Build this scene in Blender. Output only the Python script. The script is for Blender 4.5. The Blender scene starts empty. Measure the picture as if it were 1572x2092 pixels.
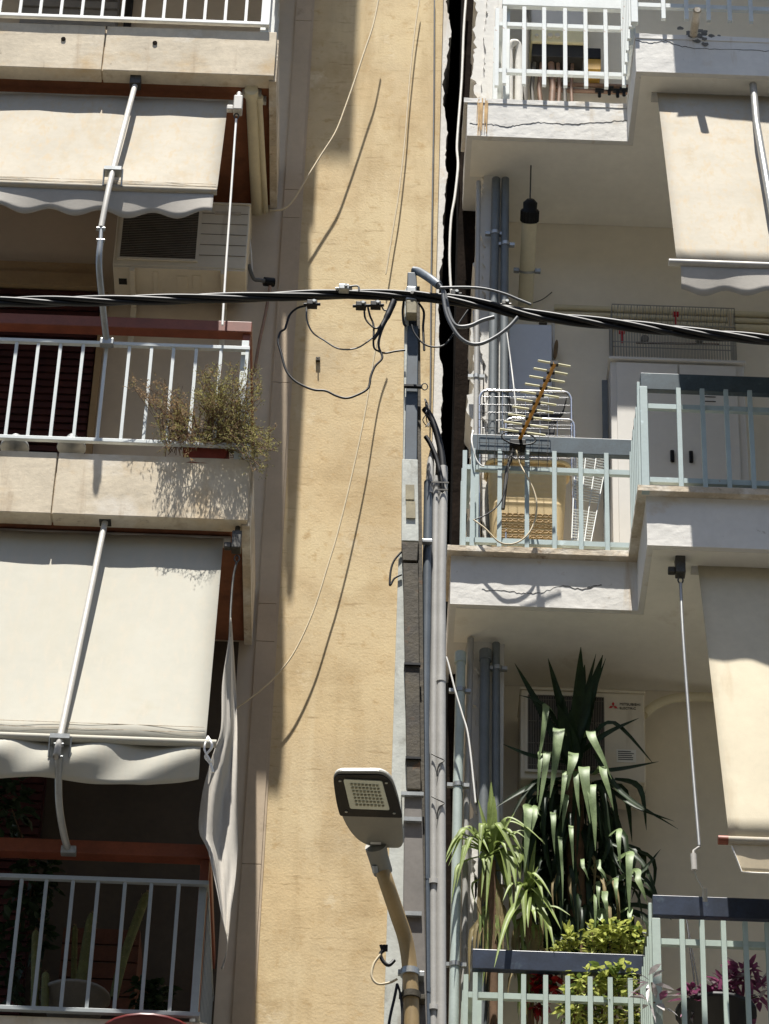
import bpy, bmesh, math, random
from mathutils import Vector, Matrix
rnd = random.Random(7)
V = Vector
S = bpy.context.scene
COL = S.collection
F = 6745.0; PT = math.radians(37); RL = math.radians(2.07)
CAM = V((0, 0, 1.6))
def ray(px, py):
    dx, dy = px-786, py-1046
    a = dx*math.cos(RL)+dy*math.sin(RL); b = dx*math.sin(RL)-dy*math.cos(RL)
    return V((a, F*math.cos(PT)-b*math.sin(PT), F*math.sin(PT)+b*math.cos(PT)))
def U(px, py, Y):
    r = ray(px, py); return CAM+r*(Y/r.y)
def zo(px, py, Y): return U(px, py, Y).z
def xo(px, py, Y): return U(px, py, Y).x
# ---------------------------------------------------------------- materials
def lin(c):
    c = c/255.0
    return c/12.92 if c <= .04045 else ((c+.055)/1.055)**2.4
def L3(c): return (lin(c[0]), lin(c[1]), lin(c[2]), 1)
MATS = {}
def mat(name, rgb, rough=.7, var=.12, scale=6, bump=0.0, bscale=60, stain=None, streak=None, metal=0, rgb2=None, trans=0, spec=.4, hline=None):
    m = bpy.data.materials.new(name); m.use_nodes = True
    nt = m.node_tree; N = nt.nodes; K = nt.links
    bs = N['Principled BSDF']; bs.inputs['Roughness'].default_value = rough; bs.inputs['Metallic'].default_value = metal
    bs.inputs['Specular IOR Level'].default_value = spec
    tc = N.new('ShaderNodeTexCoord')
    def noise(sc, det=5, stretch=None, ro=.6):
        n = N.new('ShaderNodeTexNoise'); n.inputs['Scale'].default_value = sc; n.inputs['Detail'].default_value = det; n.inputs['Roughness'].default_value = ro
        if stretch:
            mp = N.new('ShaderNodeMapping'); mp.inputs['Scale'].default_value = stretch
            K.new(tc.outputs['Object'], mp.inputs['Vector']); K.new(mp.outputs['Vector'], n.inputs['Vector'])
        else: K.new(tc.outputs['Object'], n.inputs['Vector'])
        return n
    def ramp(src, p0, p1, c0=(0,0,0,1), c1=(1,1,1,1)):
        r = N.new('ShaderNodeValToRGB'); e = r.color_ramp.elements
        e[0].position = p0; e[1].position = p1; e[0].color = c0; e[1].color = c1
        K.new(src, r.inputs['Fac']); return r
    def mix(fac, a, b):
        x = N.new('ShaderNodeMix'); x.data_type = 'RGBA'
        K.new(fac, x.inputs['Factor']); K.new(a, x.inputs['A'])
        if isinstance(b, tuple): x.inputs['B'].default_value = b
        else: K.new(b, x.inputs['B'])
        return x.outputs['Result']
    base = L3(rgb)
    lo = tuple(min(1, v*(1-var)) for v in base[:3])+(1,)
    hi = tuple(min(1, v*(1+var)) for v in (L3(rgb2) if rgb2 else base)[:3])+(1,)
    col = ramp(noise(scale, 8).outputs['Fac'], .36, .64, lo, hi).outputs['Color']
    fine = ramp(noise(scale*9, 4).outputs['Fac'], .3, .7, (0,0,0,1), (1,1,1,1)).outputs['Color']
    x = N.new('ShaderNodeMix'); x.data_type = 'RGBA'; x.blend_type = 'MULTIPLY'; x.inputs['Factor'].default_value = var*1.2
    K.new(col, x.inputs['A']); K.new(fine, x.inputs['B']); col = x.outputs['Result']
    if stain:
        for (c, sc, p0, p1) in stain:
            col = mix(ramp(noise(sc, 9, None, .65).outputs['Fac'], p0, p1).outputs['Color'], col, L3(c))
    if streak:
        for (c, sc, p0, p1) in streak:
            col = mix(ramp(noise(sc, 6, (1, 1, .12)).outputs['Fac'], p0, p1).outputs['Color'], col, L3(c))
    if hline:
        col = mix(ramp(noise(15, 9, (.3, 1, 2.4), .7).outputs['Fac'], .57, .72).outputs['Color'], col, L3(hline))
    K.new(col, bs.inputs['Base Color'])
    if bump:
        bn = noise(bscale, 8, None, .6); b = N.new('ShaderNodeBump'); b.inputs['Strength'].default_value = bump; b.inputs['Distance'].default_value = .01
        K.new(bn.outputs['Fac'], b.inputs['Height']); K.new(b.outputs['Normal'], bs.inputs['Normal'])
    if trans:
        td = N.new('ShaderNodeBsdfTranslucent'); K.new(col, td.inputs['Color'])
        ms = N.new('ShaderNodeMixShader'); ms.inputs['Fac'].default_value = trans
        K.new(bs.outputs['BSDF'], ms.inputs[1]); K.new(td.outputs['BSDF'], ms.inputs[2])
        K.new(ms.outputs['Shader'], N['Material Output'].inputs['Surface'])
    MATS[name] = m; return m
M = lambda n: MATS[n]
mat('ochre render', (203, 183, 147), .95, .07, 1.3, .2, 70, stain=[((211, 191, 151), .9, .47, .6), ((184, 160, 120), 2.3, .5, .68), ((221, 205, 172), 3.1, .6, .72), ((160, 134, 94), 6, .63, .77), ((186, 158, 114), 14, .55, .7), ((134, 112, 80), 50, .68, .76)], streak=[((176, 152, 112), 3.0, .55, .75), ((217, 198, 160), 4.4, .58, .74), ((150, 126, 90), 9, .66, .8)], rgb2=(207, 183, 141), hline=(154, 128, 90))
mat('pilaster render', (190, 172, 148), .95, .06, 3, .12, 40, stain=[((150, 132, 110), 6, .62, .8)])
mat('balcony concrete', (208, 195, 172), .95, .10, 4, .14, 50, stain=[((194, 168, 128), 3, .52, .72), ((140, 124, 106), 14, .63, .75), ((220, 212, 198), 2.2, .55, .7), ((168, 122, 80), 5, .69, .78)], streak=[((170, 150, 124), 9, .57, .76), ((132, 116, 98), 16, .66, .8)])
mat('brown soffit', (132, 84, 58), .9, .15, 3, .15, 30, stain=[((88, 56, 40), 4, .56, .75)])
mat('cream wall', (205, 190, 168), .95, .05, 2, .08, 40, stain=[((160, 144, 122), 5, .66, .85)])
mat('dark louver', (66, 28, 24), .7, .2, 4)
mat('grey louver', (150, 146, 140), .7, .1, 4)
mat('tan frame', (160, 134, 98), .8, .1, 5)
mat('white plaster', (218, 215, 208), .95, .05, 3, .2, 34, stain=[((198, 182, 156), 3.5, .6, .76), ((150, 138, 122), 18, .67, .76), ((186, 166, 136), 6, .66, .76)], streak=[((184, 164, 134), 7, .62, .8)])
mat('white wall', (234, 225, 206), .95, .04, 2, .08, 40)
mat('soffit white', (238, 233, 220), .95, .05, 2, .1, 30, stain=[((196, 182, 156), 2.5, .6, .8)])
mat('stained trim', (196, 182, 160), .95, .14, 8, .5, 40, stain=[((116, 92, 70), 12, .6, .72), ((226, 222, 212), 5, .5, .7)])
mat('dark gap', (34, 27, 22), 1, .3, 6, .6, 20, spec=.05)
mat('white paint metal', (214, 216, 212), .5, .04, 8, stain=[((160, 104, 70), 17, .68, .76)])
mat('aqua paint metal', (164, 179, 178), .5, .06, 8, stain=[((120, 92, 70), 22, .68, .74), ((196, 212, 214), 9, .6, .7)])
mat('pale aqua metal', (200, 205, 203), .5, .05, 8, stain=[((150, 106, 76), 17, .69, .76)])
mat('sage metal', (168, 182, 171), .5, .06, 8, stain=[((120, 104, 84), 22, .69, .75)])
mat('navy board', (40, 50, 68), .35, .25, 9, stain=[((70, 84, 92), 14, .6, .75)], spec=.5)
mat('slate board', (60, 76, 84), .4, .2, 10, stain=[((96, 112, 114), 14, .6, .75)], spec=.5)
mat('brown rail paint', (126, 68, 48), .5, .14, 8)
mat('awning canvas', (205, 195, 172), .95, .05, 3, .15, 260, streak=[((186, 168, 140), 7, .56, .8)], stain=[((178, 158, 126), 2.2, .62, .8)], trans=.08, spec=.1)
mat('cream canvas', (178, 171, 157), .95, .05, 3, .15, 260, streak=[((168, 154, 130), 7, .54, .8), ((178, 164, 142), 30, .5, .7)], stain=[((160, 142, 114), 2.2, .62, .8), ((138, 118, 92), 9, .72, .8)], trans=.08, spec=.1)
mat('ivory canvas', (183, 180, 168), .95, .03, 2.5, .12, 260, streak=[((182, 176, 160), 5, .55, .8), ((186, 180, 166), 28, .5, .7)], stain=[((176, 168, 148), 2, .62, .8), ((150, 138, 114), 13, .74, .8)], trans=.08, spec=.1)
mat('grey canvas', (186, 180, 170), .85, .06, 4, .1, 200, trans=.12)
mat('clear vinyl', (222, 208, 180), .3, .06, 5, trans=.3)
mat('silver tube', (160, 160, 156), .35, .08, 10, metal=.55, streak=[((140, 136, 128), 12, .6, .8)])
mat('white tube', (182, 178, 170), .5, .08, 10, streak=[((160, 150, 136), 10, .62, .8)])
mat('steel dark', (78, 76, 72), .5, .2, 14, metal=.5)
mat('steel light', (160, 162, 160), .4, .15, 14, metal=.6)
mat('chrome', (205, 205, 205), .22, .05, 10, metal=.9)
mat('cream plastic', (212, 202, 172), .55, .05, 6, streak=[((178, 162, 128), 8, .62, .82)])
mat('ac casing', (214, 204, 182), .55, .05, 4, streak=[((176, 160, 134), 7, .65, .85)])
mat('ac dark', (40, 38, 34), .7, .15, 8)
mat('ac grille', (120, 112, 98), .6, .1, 8)
mat('black cable', (13, 13, 15), .5, .2, 30, spec=.35)
mat('grey cable', (96, 98, 100), .5, .12, 20)
mat('cream cable', (206, 190, 158), .6, .08, 20)
mat('white cable', (232, 230, 224), .5, .05, 20)
mat('black plastic', (13, 13, 14), .5, .2, 20, spec=.25)
mat('pole paint', (62, 74, 84), .5, .14, 6, stain=[((44, 50, 56), 7, .55, .7), ((120, 110, 96), 18, .68, .76)])
mat('pole side', (186, 188, 180), .7, .12, 6, .15, 40, stain=[((120, 118, 108), 8, .58, .76)], streak=[((130, 116, 96), 9, .6, .8)])
mat('pole grey', (108, 102, 95), .6, .14, 6, stain=[((84, 80, 74), 5, .55, .7), ((130, 112, 88), 16, .68, .76)])
mat('rust plate', (74, 66, 50), .75, .25, 7, .3, 40, stain=[((120, 82, 46), 9, .6, .72), ((44, 38, 32), 6, .52, .7)])
mat('pole sticker', (150, 140, 112), .7, .15, 16, stain=[((92, 84, 64), 20, .55, .7)])
mat('conduit blue', (88, 96, 104), .45, .12, 8, streak=[((130, 140, 148), 9, .6, .8)])
mat('conduit grey', (172, 170, 165), .5, .08, 8, streak=[((130, 128, 122), 8, .58, .78)])
mat('pipe slate', (104, 110, 112), .55, .1, 8, streak=[((150, 156, 158), 9, .6, .8)])
mat('pipe mint', (176, 188, 182), .5, .08, 8)
mat('lamp body', (122, 119, 108), .45, .05, 8)
mat('lamp white', (216, 214, 206), .45, .03, 8)
mat('lamp glass', (190, 194, 176), .3, .06, 12, spec=.6)
mat('lamp led', (120, 120, 98), .3, .2, 20)
mat('lamp arm', (160, 136, 94), .55, .1, 8, streak=[((120, 98, 62), 8, .58, .8)])
mat('terracotta', (124, 52, 38), .8, .15, 10)
mat('dry leaf', (172, 146, 110), .85, .3, 30, trans=.3, spec=.1)
mat('olive leaf', (160, 154, 100), .8, .3, 30, trans=.3, spec=.1)
mat('twig', (110, 84, 62), .9, .2, 30)
mat('yucca lit leaf', (112, 132, 84), .5, .2, 14, trans=.15, rgb2=(128, 146, 100), spec=.25, streak=[((98, 116, 74), 9, .55, .75)])  # paler copy for the hanging leaves, sunlight put into the colour
mat('yucca shade leaf', (42, 60, 32), .5, .25, 12, trans=.2, spec=.25)  # darker copy for the other leaves, shade put into the colour
mat('young yucca', (134, 150, 82), .5, .2, 14, trans=.25, spec=.25)
mat('dry yucca', (138, 122, 78), .7, .2, 14, trans=.25)
mat('lime leaf', (196, 202, 112), .55, .35, 30, trans=.3, spec=.2)
mat('mid leaf', (104, 122, 62), .55, .35, 30, trans=.25, spec=.2)
mat('purple leaf', (150, 92, 122), .6, .3, 30, trans=.25, rgb2=(150, 80, 118))
mat('silver leaf', (176, 170, 168), .4, .25, 40, trans=.2)
mat('red flower', (150, 22, 28), .5, .3, 30, trans=.2)
mat('cactus', (96, 98, 54), .7, .18, 30, .3, 60)
mat('leafy dark', (44, 62, 34), .5, .3, 30, trans=.2)
mat('wood crate', (96, 58, 40), .8, .2, 12)
mat('grey rail paint', (150, 156, 156), .5, .06, 8, stain=[((110, 84, 64), 17, .69, .76)])
mat('dark red glaze', (92, 30, 26), .4, .1, 8)
mat('tan plastic', (222, 196, 148), .45, .05, 8)
mat('tan plastic hole', (176, 146, 98), .6, .05, 8)
mat('boiler cream', (228, 216, 170), .45, .05, 8)
mat('ochre box', (190, 150, 70), .6, .1, 12)
mat('copper pipe', (150, 120, 100), .5, .2, 14)
mat('white cabinet', (208, 204, 196), .5, .03, 4)
mat('blue white panel', (206, 212, 222), .5, .03, 4)
mat('antenna boom', (186, 130, 46), .5, .12, 14)
mat('antenna rod', (226, 220, 180), .4, .06, 14)
mat('red paint', (190, 28, 30), .5, .1, 20)
mat('label white', (222, 218, 206), .6, .03, 20)
mat('label ink', (60, 58, 54), .7, .05, 20)
mat('cage wire', (150, 148, 140), .45, .1, 20)
mat('pot black', (30, 30, 32), .6, .1, 10)
mat('pot white', (116, 112, 104), .6, .1, 10)
mat('grey ceramic', (140, 142, 140), .4, .08, 8, stain=[((110, 112, 112), 9, .55, .7)])
mat('asphalt', (74, 73, 71), .95, .15, 3, .4, 40)
mat('pavement', (118, 114, 106), .95, .12, 3, .3, 30)
mat('oval wood', (120, 96, 62), .7, .15, 20)
mat('grey door', (176, 178, 180), .5, .03, 4)
# ---------------------------------------------------------------- mesh builder
class MB:
    def __init__(s): s.v = []; s.f = []; s.sm = []
    def add(s, vs, fs, sm=False):
        o = len(s.v); s.v += [V(p) for p in vs]; s.f += [tuple(i+o for i in f) for f in fs]; s.sm += [sm]*len(fs); return s
    def hexa(s, p):   # p: 4 bottom ccw, 4 top
        return s.add(p, [(3,2,1,0), (4,5,6,7), (0,1,5,4), (1,2,6,5), (2,3,7,6), (3,0,4,7)])
    def box(s, x0, x1, y0, y1, z0, z1):
        return s.hexa([(x0,y0,z0),(x1,y0,z0),(x1,y1,z0),(x0,y1,z0),(x0,y0,z1),(x1,y0,z1),(x1,y1,z1),(x0,y1,z1)])
    def bar(s, p0, p1, w, d, side=V((1,0,0))):
        p0, p1 = V(p0), V(p1); ax = (p1-p0).normalized()
        u = (side-ax*side.dot(ax))
        if u.length < 1e-4: u = V((0,1,0))-ax*ax.y
        u.normalize(); n = ax.cross(u); u = u*(w/2); n = n*(d/2)
        return s.hexa([p0-u-n, p0+u-n, p0+u+n, p0-u+n, p1-u-n, p1+u-n, p1+u+n, p1-u+n])
    def tube(s, pts, r, n=10, caps=True):
        pts = [V(p) for p in pts]; k = len(pts); rs = r if isinstance(r, (list, tuple)) else [r]*k
        up = None; rings = []
        for i in range(k):
            t = (pts[min(i+1,k-1)]-pts[max(i-1,0)])
            t = t.normalized() if t.length > 1e-9 else V((0,0,1))
            if up is None:
                up = V((0,0,1)) if abs(t.z) < .9 else V((1,0,0))
            up = (up-t*up.dot(t))
            up = up.normalized() if up.length > 1e-6 else t.orthogonal().normalized()
            b = t.cross(up)
            rings.append([pts[i]+(up*math.cos(2*math.pi*j/n)+b*math.sin(2*math.pi*j/n))*rs[i] for j in range(n)])
        vs = [p for R in rings for p in R]; fs = []
        for i in range(k-1):
            for j in range(n):
                a, b2 = i*n+j, i*n+(j+1) % n
                fs.append((a, b2, b2+n, a+n))
        s.add(vs, fs, True)
        if caps:
            s.add(rings[0], [tuple(range(n-1,-1,-1))]); s.add(rings[-1], [tuple(range(n))])
        return s
    def grid(s, rows, sm=True):
        k, n = len(rows), len(rows[0]); vs = [p for R in rows for p in R]
        return s.add(vs, [(i*n+j, i*n+j+1, (i+1)*n+j+1, (i+1)*n+j) for i in range(k-1) for j in range(n-1)], sm)
    def prism(s, pts, y0, y1):   # pts (x,z) outline, extruded along y
        n = len(pts); vs = [(x,y0,z) for x,z in pts]+[(x,y1,z) for x,z in pts]
        fs = [tuple(range(n)), tuple(range(2*n-1,n-1,-1))]+[(i, i+n, (i+1)%n+n, (i+1)%n) for i in range(n)]
        return s.add(vs, fs)
    def build(s, name, m, parent=None, bevel=0, solid=0, jit=0, label=None):
        base = parent_world(parent) if parent else None
        if base is None:
            xs = [p.x for p in s.v]; ys = [p.y for p in s.v]; zs = [p.z for p in s.v]
            base = V(((min(xs)+max(xs))/2, (min(ys)+max(ys))/2, min(zs)))
        me = bpy.data.meshes.new(name)
        me.from_pydata([tuple(p-base) for p in s.v], [], s.f); 
        bm = bmesh.new(); bm.from_mesh(me)
        if bevel or not any(s.sm): bmesh.ops.recalc_face_normals(bm, faces=bm.faces)
        bm.to_mesh(me); bm.free()
        for p, q in zip(me.polygons, s.sm): p.use_smooth = q
        me.materials.append(MATS[m]); me.update()
        o = bpy.data.objects.new(name, me); COL.objects.link(o)
        if parent: o.parent = parent; WORLD[o.name] = base; o.location = (0,0,0)
        else: o.location = base; WORLD[o.name] = base
        if bevel:
            b = o.modifiers.new('bevel', 'BEVEL'); b.width = bevel; b.segments = 2; b.limit_method = 'ANGLE'
        if solid:
            b = o.modifiers.new('solid', 'SOLIDIFY'); b.thickness = solid; b.offset = 0
        if label: o['label'] = label
        return o
WORLD = {}
def parent_world(o): return WORLD[o.name]
def thing(name, label, cat, loc, group=None):
    o = bpy.data.objects.new(name, None); COL.objects.link(o); o.location = loc; WORLD[o.name] = V(loc)
    o.empty_display_size = .1
    return tag(o, label, cat, group)
def tag(o, label, cat, group=None):
    o['label'] = label; o['category'] = cat
    if group: o['group'] = group
    return o
def struct(o): o['kind'] = 'structure'; return o
def dup(o, off, parent=None):
    c = o.copy(); COL.objects.link(c); c.parent = parent
    c.location = V(o.location)+V(off); WORLD[c.name] = WORLD[o.name]+V(off); return c
def text(body, name, m, loc, size, parent, rot=(math.pi/2, 0, 0), spacing=1.0):
    cu = bpy.data.curves.new(name, 'FONT'); cu.body = body; cu.size = size; cu.extrude = .0008; cu.space_character = spacing
    cu.materials.append(MATS[m]); o = bpy.data.objects.new(name, cu); COL.objects.link(o)
    dg = bpy.context.evaluated_depsgraph_get(); dg.update(); me = bpy.data.meshes.new_from_object(o.evaluated_get(dg))
    bpy.data.objects.remove(o); o = bpy.data.objects.new(name, me); COL.objects.link(o)
    o.parent = parent; o.location = V(loc)-parent_world(parent); o.rotation_euler = rot; WORLD[o.name] = V(loc); return o
def smooth_path(pts, n=6):
    pts = [V(p) for p in pts]; out = []
    for i in range(len(pts)-1):
        p0 = pts[max(i-1,0)]; p1 = pts[i]; p2 = pts[i+1]; p3 = pts[min(i+2,len(pts)-1)]
        for k in range(n):
            t = k/n
            out.append(.5*((2*p1)+(p2-p0)*t+(2*p0-5*p1+4*p2-p3)*t*t+(3*p1-p0-3*p2+p3)*t**3))
    out.append(pts[-1]); return out
def wire(pts, Y, r, n=6, sub=6):   # pts: (px,py) or (px,py,Y)
    return MB().tube(smooth_path([U(p[0], p[1], p[2] if len(p) > 2 else Y) for p in pts], sub), r, n)
# ---------------------------------------------------------------- left building
YB, YW = 13.0, 14.07
ZL = [zo(0, 135, YB), zo(0, 1045, YB)]; TL = [zo(0, 45, YB), zo(0, 920, YB)]
ST = 3.03
zl = [ZL[0]+2*ST, ZL[0]+ST, ZL[0], ZL[1], ZL[1]-ST-.12]
tl = [TL[0]+2*ST, TL[0]+ST, TL[0], TL[1], TL[1]-ST-.12]
XE = [-.69, -.69, -.69, -.672, -.70]
XL = -3.4
XP0, XP1, XY1 = -.64, -.545, .243
ZT = 24
def roughen(o, amt, lev=6):
    tx = bpy.data.textures.get('chips') or bpy.data.textures.new('chips', 'CLOUDS'); tx.noise_scale = .09; tx.noise_depth = 4
    m = o.modifiers.new('sub', 'SUBSURF'); m.subdivision_type = 'SIMPLE'; m.levels = m.render_levels = lev
    d = o.modifiers.new('disp', 'DISPLACE'); d.texture = tx; d.strength = amt; d.mid_level = .5; d.texture_coords = 'GLOBAL'
bl = thing('apartment_building', 'beige apartment building with brown balcony soffits, a ribbed pilaster and an ochre side strip', 'building', (-1.6, YW, 0))
def jag_edge(x, z0, z1, amp, step=.03, big=.5):
    pts = []; z = z0; drift = 0
    while z < z1:
        drift = drift*.93+rnd.gauss(0, amp*big*.42)
        pts.append((x+drift+rnd.uniform(-amp, amp)*.2, z)); z += step*rnd.uniform(.4, 1.4)
    pts.append((x, z1)); return pts
MB().box(XL, XP0+.03, YW, YW+.25, 0, ZT).build('facade_wall', 'cream wall', bl)
mat('shade wall tone', (78, 68, 56), .95, .1, 3, .1, 40)  # dark tone paints the shade of the lower recess onto the wall
MB().box(XL, xo(476, 1500, YW), YW-.004, YW-.0005, tl[4]-.1, zl[3]+.01).build('shade_panel', 'shade wall tone', bl)
e = jag_edge(XY1+.034, 0, ZT, .02, .03)
MB().prism([(XP1-.02, 0)]+[(XY1, 0), (XY1, ZT)]+[(XP1-.02, ZT)], YW, YW+.3).build('side_wall', 'ochre render', bl)
MB().prism([(XY1+.001, 0)]+e+[(XY1+.001, ZT)], YW+.02, YW+.5).build('plaster_edge', 'white plaster', bl)
# pilaster in blocks with open joints, as measured
jz = sorted([0, 2.5, 5.2]+[zo(505, 1748, 13.97), zo(530, 1292, 13.97), zo(535, 1215, 13.97), zo(560, 762, 13.97), zo(582, 425, 13.97), zo(590, 368, 13.97), zo(605, 22, 13.97), ZT-3, ZT])
mb = MB()
for a, b in zip(jz[:-1], jz[1:]): mb.box(XP0, XP1, 14.05, YW+.05, a+.004, b)
mb.box(XP0+.006, XP1-.006, 14.058, YW+.04, 0, ZT)
mb.box(XP1-.03, XP1+.012, 14.061, YW+.05, 0, ZT)
mb.build('pilaster', 'pilaster render', bl)
# balconies
pan = [-3.4, -2.28, xo(213, 100, YB), XE[2]]
for i in range(5):
    x1 = XE[i]; xj = xo(213, 100, YB) if i != 3 else xo(113, 980, YB)
    mb = MB()
    for a, b in ((XL, xj-.004), (xj+.004, x1)): mb.box(a, b, YB, YB+.10, zl[i], tl[i])
    mb.box(XL, x1-.02, YB+.02, YB+.09, zl[i]+.01, tl[i]-.01)
    mb.box(XL, x1-.03, YB+.1, YW, tl[i]-.16, tl[i]-.05)
    sl = mb.build('balcony_slab', 'balcony concrete', bl, bevel=.004); roughen(sl, .003, 4)
    MB().box(XL, x1-.03, YB+.1, YW-.003, zl[i]+.02, zl[i]+.12).build('soffit', 'brown soffit', sl)
    # ragged end fascia
    ed = MB()
    pts = []
    n = 26
    for k in range(n+1): pts.append((YB+.03+(YW-.02-YB-.03)*k/n, zl[i]-.006-rnd.uniform(0, .012)))
    for k in range(n):
        (ya, za), (yb, zb) = pts[k], pts[k+1]
        ed.hexa([(x1-.028, ya, za), (x1+.012, ya, za), (x1+.012, yb, zb), (x1-.028, yb, zb), (x1-.028, ya, tl[i]-.03), (x1+.012, ya, tl[i]-.03), (x1+.012, yb, tl[i]-.03), (x1-.028, yb, tl[i]-.03)])
    ed.build('end_fascia', 'stained trim', sl)
    # drain weep stains
# unseen, added above to shade the pilaster and wall: parapet and end screens
MB().box(-2.5, -.575, 12.55, 12.65, zl[0]-.05, ZT).box(-.605, -.575, 12.651, YW, zl[0]-.05, ZT).build('unseen_parapet', 'balcony concrete', bl)
MB().box(-.70, -.66, 13.1, YW-.003, zl[1]+.4, zl[0]-.06).build('shade_blocker', 'balcony concrete', bl)
zs = lambda y: 1.034*y+1.64
MB().hexa([(-.70, 13.1, zs(13.1)), (-.66, 13.1, zs(13.1)), (-.66, YW-.003, zs(YW)), (-.70, YW-.003, zs(YW)), (-.70, 13.1, zl[1]-.05), (-.66, 13.1, zl[1]-.05), (-.66, YW-.003, zl[1]-.05), (-.70, YW-.003, zl[1]-.05)]).build('shade_blocker', 'balcony concrete', bl)
# weep holes on the upper slab
w = MB()
for (px, py) in ((130, 80), (317, 88)):
    c = U(px, py, YB-.001); w.tube([c+V((0,.04,0)), c-V((0,.006,0))], .013, 8)
w.build('weep_hole', 'dark gap', bl)
# louvered shutters: floor with plants (dark), floor above (grey), lower floor (dark)
def louvers(x0, x1, z0, z1, m, pitch=.05, name='louvered_shutter'):
    mb = MB(); mb.box(x0, x1, YW-.03, YW-.005, z0, z1); z = z0
    while z < z1-.02:
        mb.hexa([(x0+.01, YW-.052, z), (x1-.01, YW-.052, z), (x1-.01, YW-.03, z+.006), (x0+.01, YW-.03, z+.006), (x0+.01, YW-.044, z+pitch*.8), (x1-.01, YW-.044, z+pitch*.8), (x1-.01, YW-.03, z+pitch*.86), (x0+.01, YW-.03, z+pitch*.86)])
        z += pitch
    return mb.build(name, m, bl)
louvers(XL, xo(190, 800, YW), tl[3]-.1, zo(100, 600, YW), 'dark louver')
xa = xo(190, 800, YW); MB().box(xa, xa+.035, YW-.06, YW-.002, tl[3]-.1, zo(190, 610, YW)).build('door_frame', 'tan frame', bl)
za = zo(100, 600, YW); MB().box(XL, xo(210, 560, YW), YW-.07, YW-.002, za+.002, za+.10).box(XL, xo(200, 560, YW), YW-.05, YW-.002, za+.104, za+.19).build('shutter_box', 'tan frame', bl)
louvers(xo(45, 20, YW), xo(245, 20, YW), tl[2]-.1, tl[2]+2.1, 'grey louver', .075)
MB().box(xo(258, 20, YW), xo(272, 20, YW), YW-.05, YW-.002, tl[2]-.1, tl[2]+2.1).build('door_frame', 'ac dark', bl)
louvers(XL, xo(85, 1700, YW), tl[4]-.1, zo(60, 1560, YW), 'dark louver')
# downpipe strip to right of the balcony (reddish drip line)
# ---------------------------------------------------------------- right building
Y1, Y0, YR, YC = 13.4, 12.85, 14.1, 13.73
XS = 1.279; XRR = 3.2
zr = [zo(960, 277, Y1), zo(1100, 1240, Y1)]; tr = [zo(1100, 206, Y1), zo(1100, 1130, Y1)]
SR = zr[0]-zr[1]
zr = [zr[0]+2*SR, zr[0]+SR, zr[0], zr[1], zr[1]-SR]; tr = [tr[0]+2*SR, tr[0]+SR, tr[0], tr[1], tr[1]-SR]
xl = [.36, .36, xo(955, 240, Y1), xo(921, 1180, Y1), .34]
XC0, XC1 = .425, xo(1036, 700, YC)
br = thing('apartment_building', 'white plastered apartment building with stepped balconies and crumbling edge along the dark joint', 'building', (2.0, YR, 0))
MB().box(XC1-.05, XRR, YR, YR+.25, 0, ZT).build('facade_wall', 'white wall', br)
e = jag_edge(.45, 0, ZT, .042, .03)
col = MB().box(XC0+.085, XC1, YC, YR+.05, 0, ZT).prism([(XC0+.1, 0), (XC0+.1, ZT)]+e[::-1], YC+.004, YC+.28).build('column', 'white plaster', br)
# second ragged layer (broken render skin)
e2 = jag_edge(.486, 0, ZT, .034, .025)
MB().prism([(XC0+.135, 0), (XC0+.135, ZT)]+e2[::-1], YC-.014, YC+.01).build('plaster_edge', 'white plaster', br)
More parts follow.
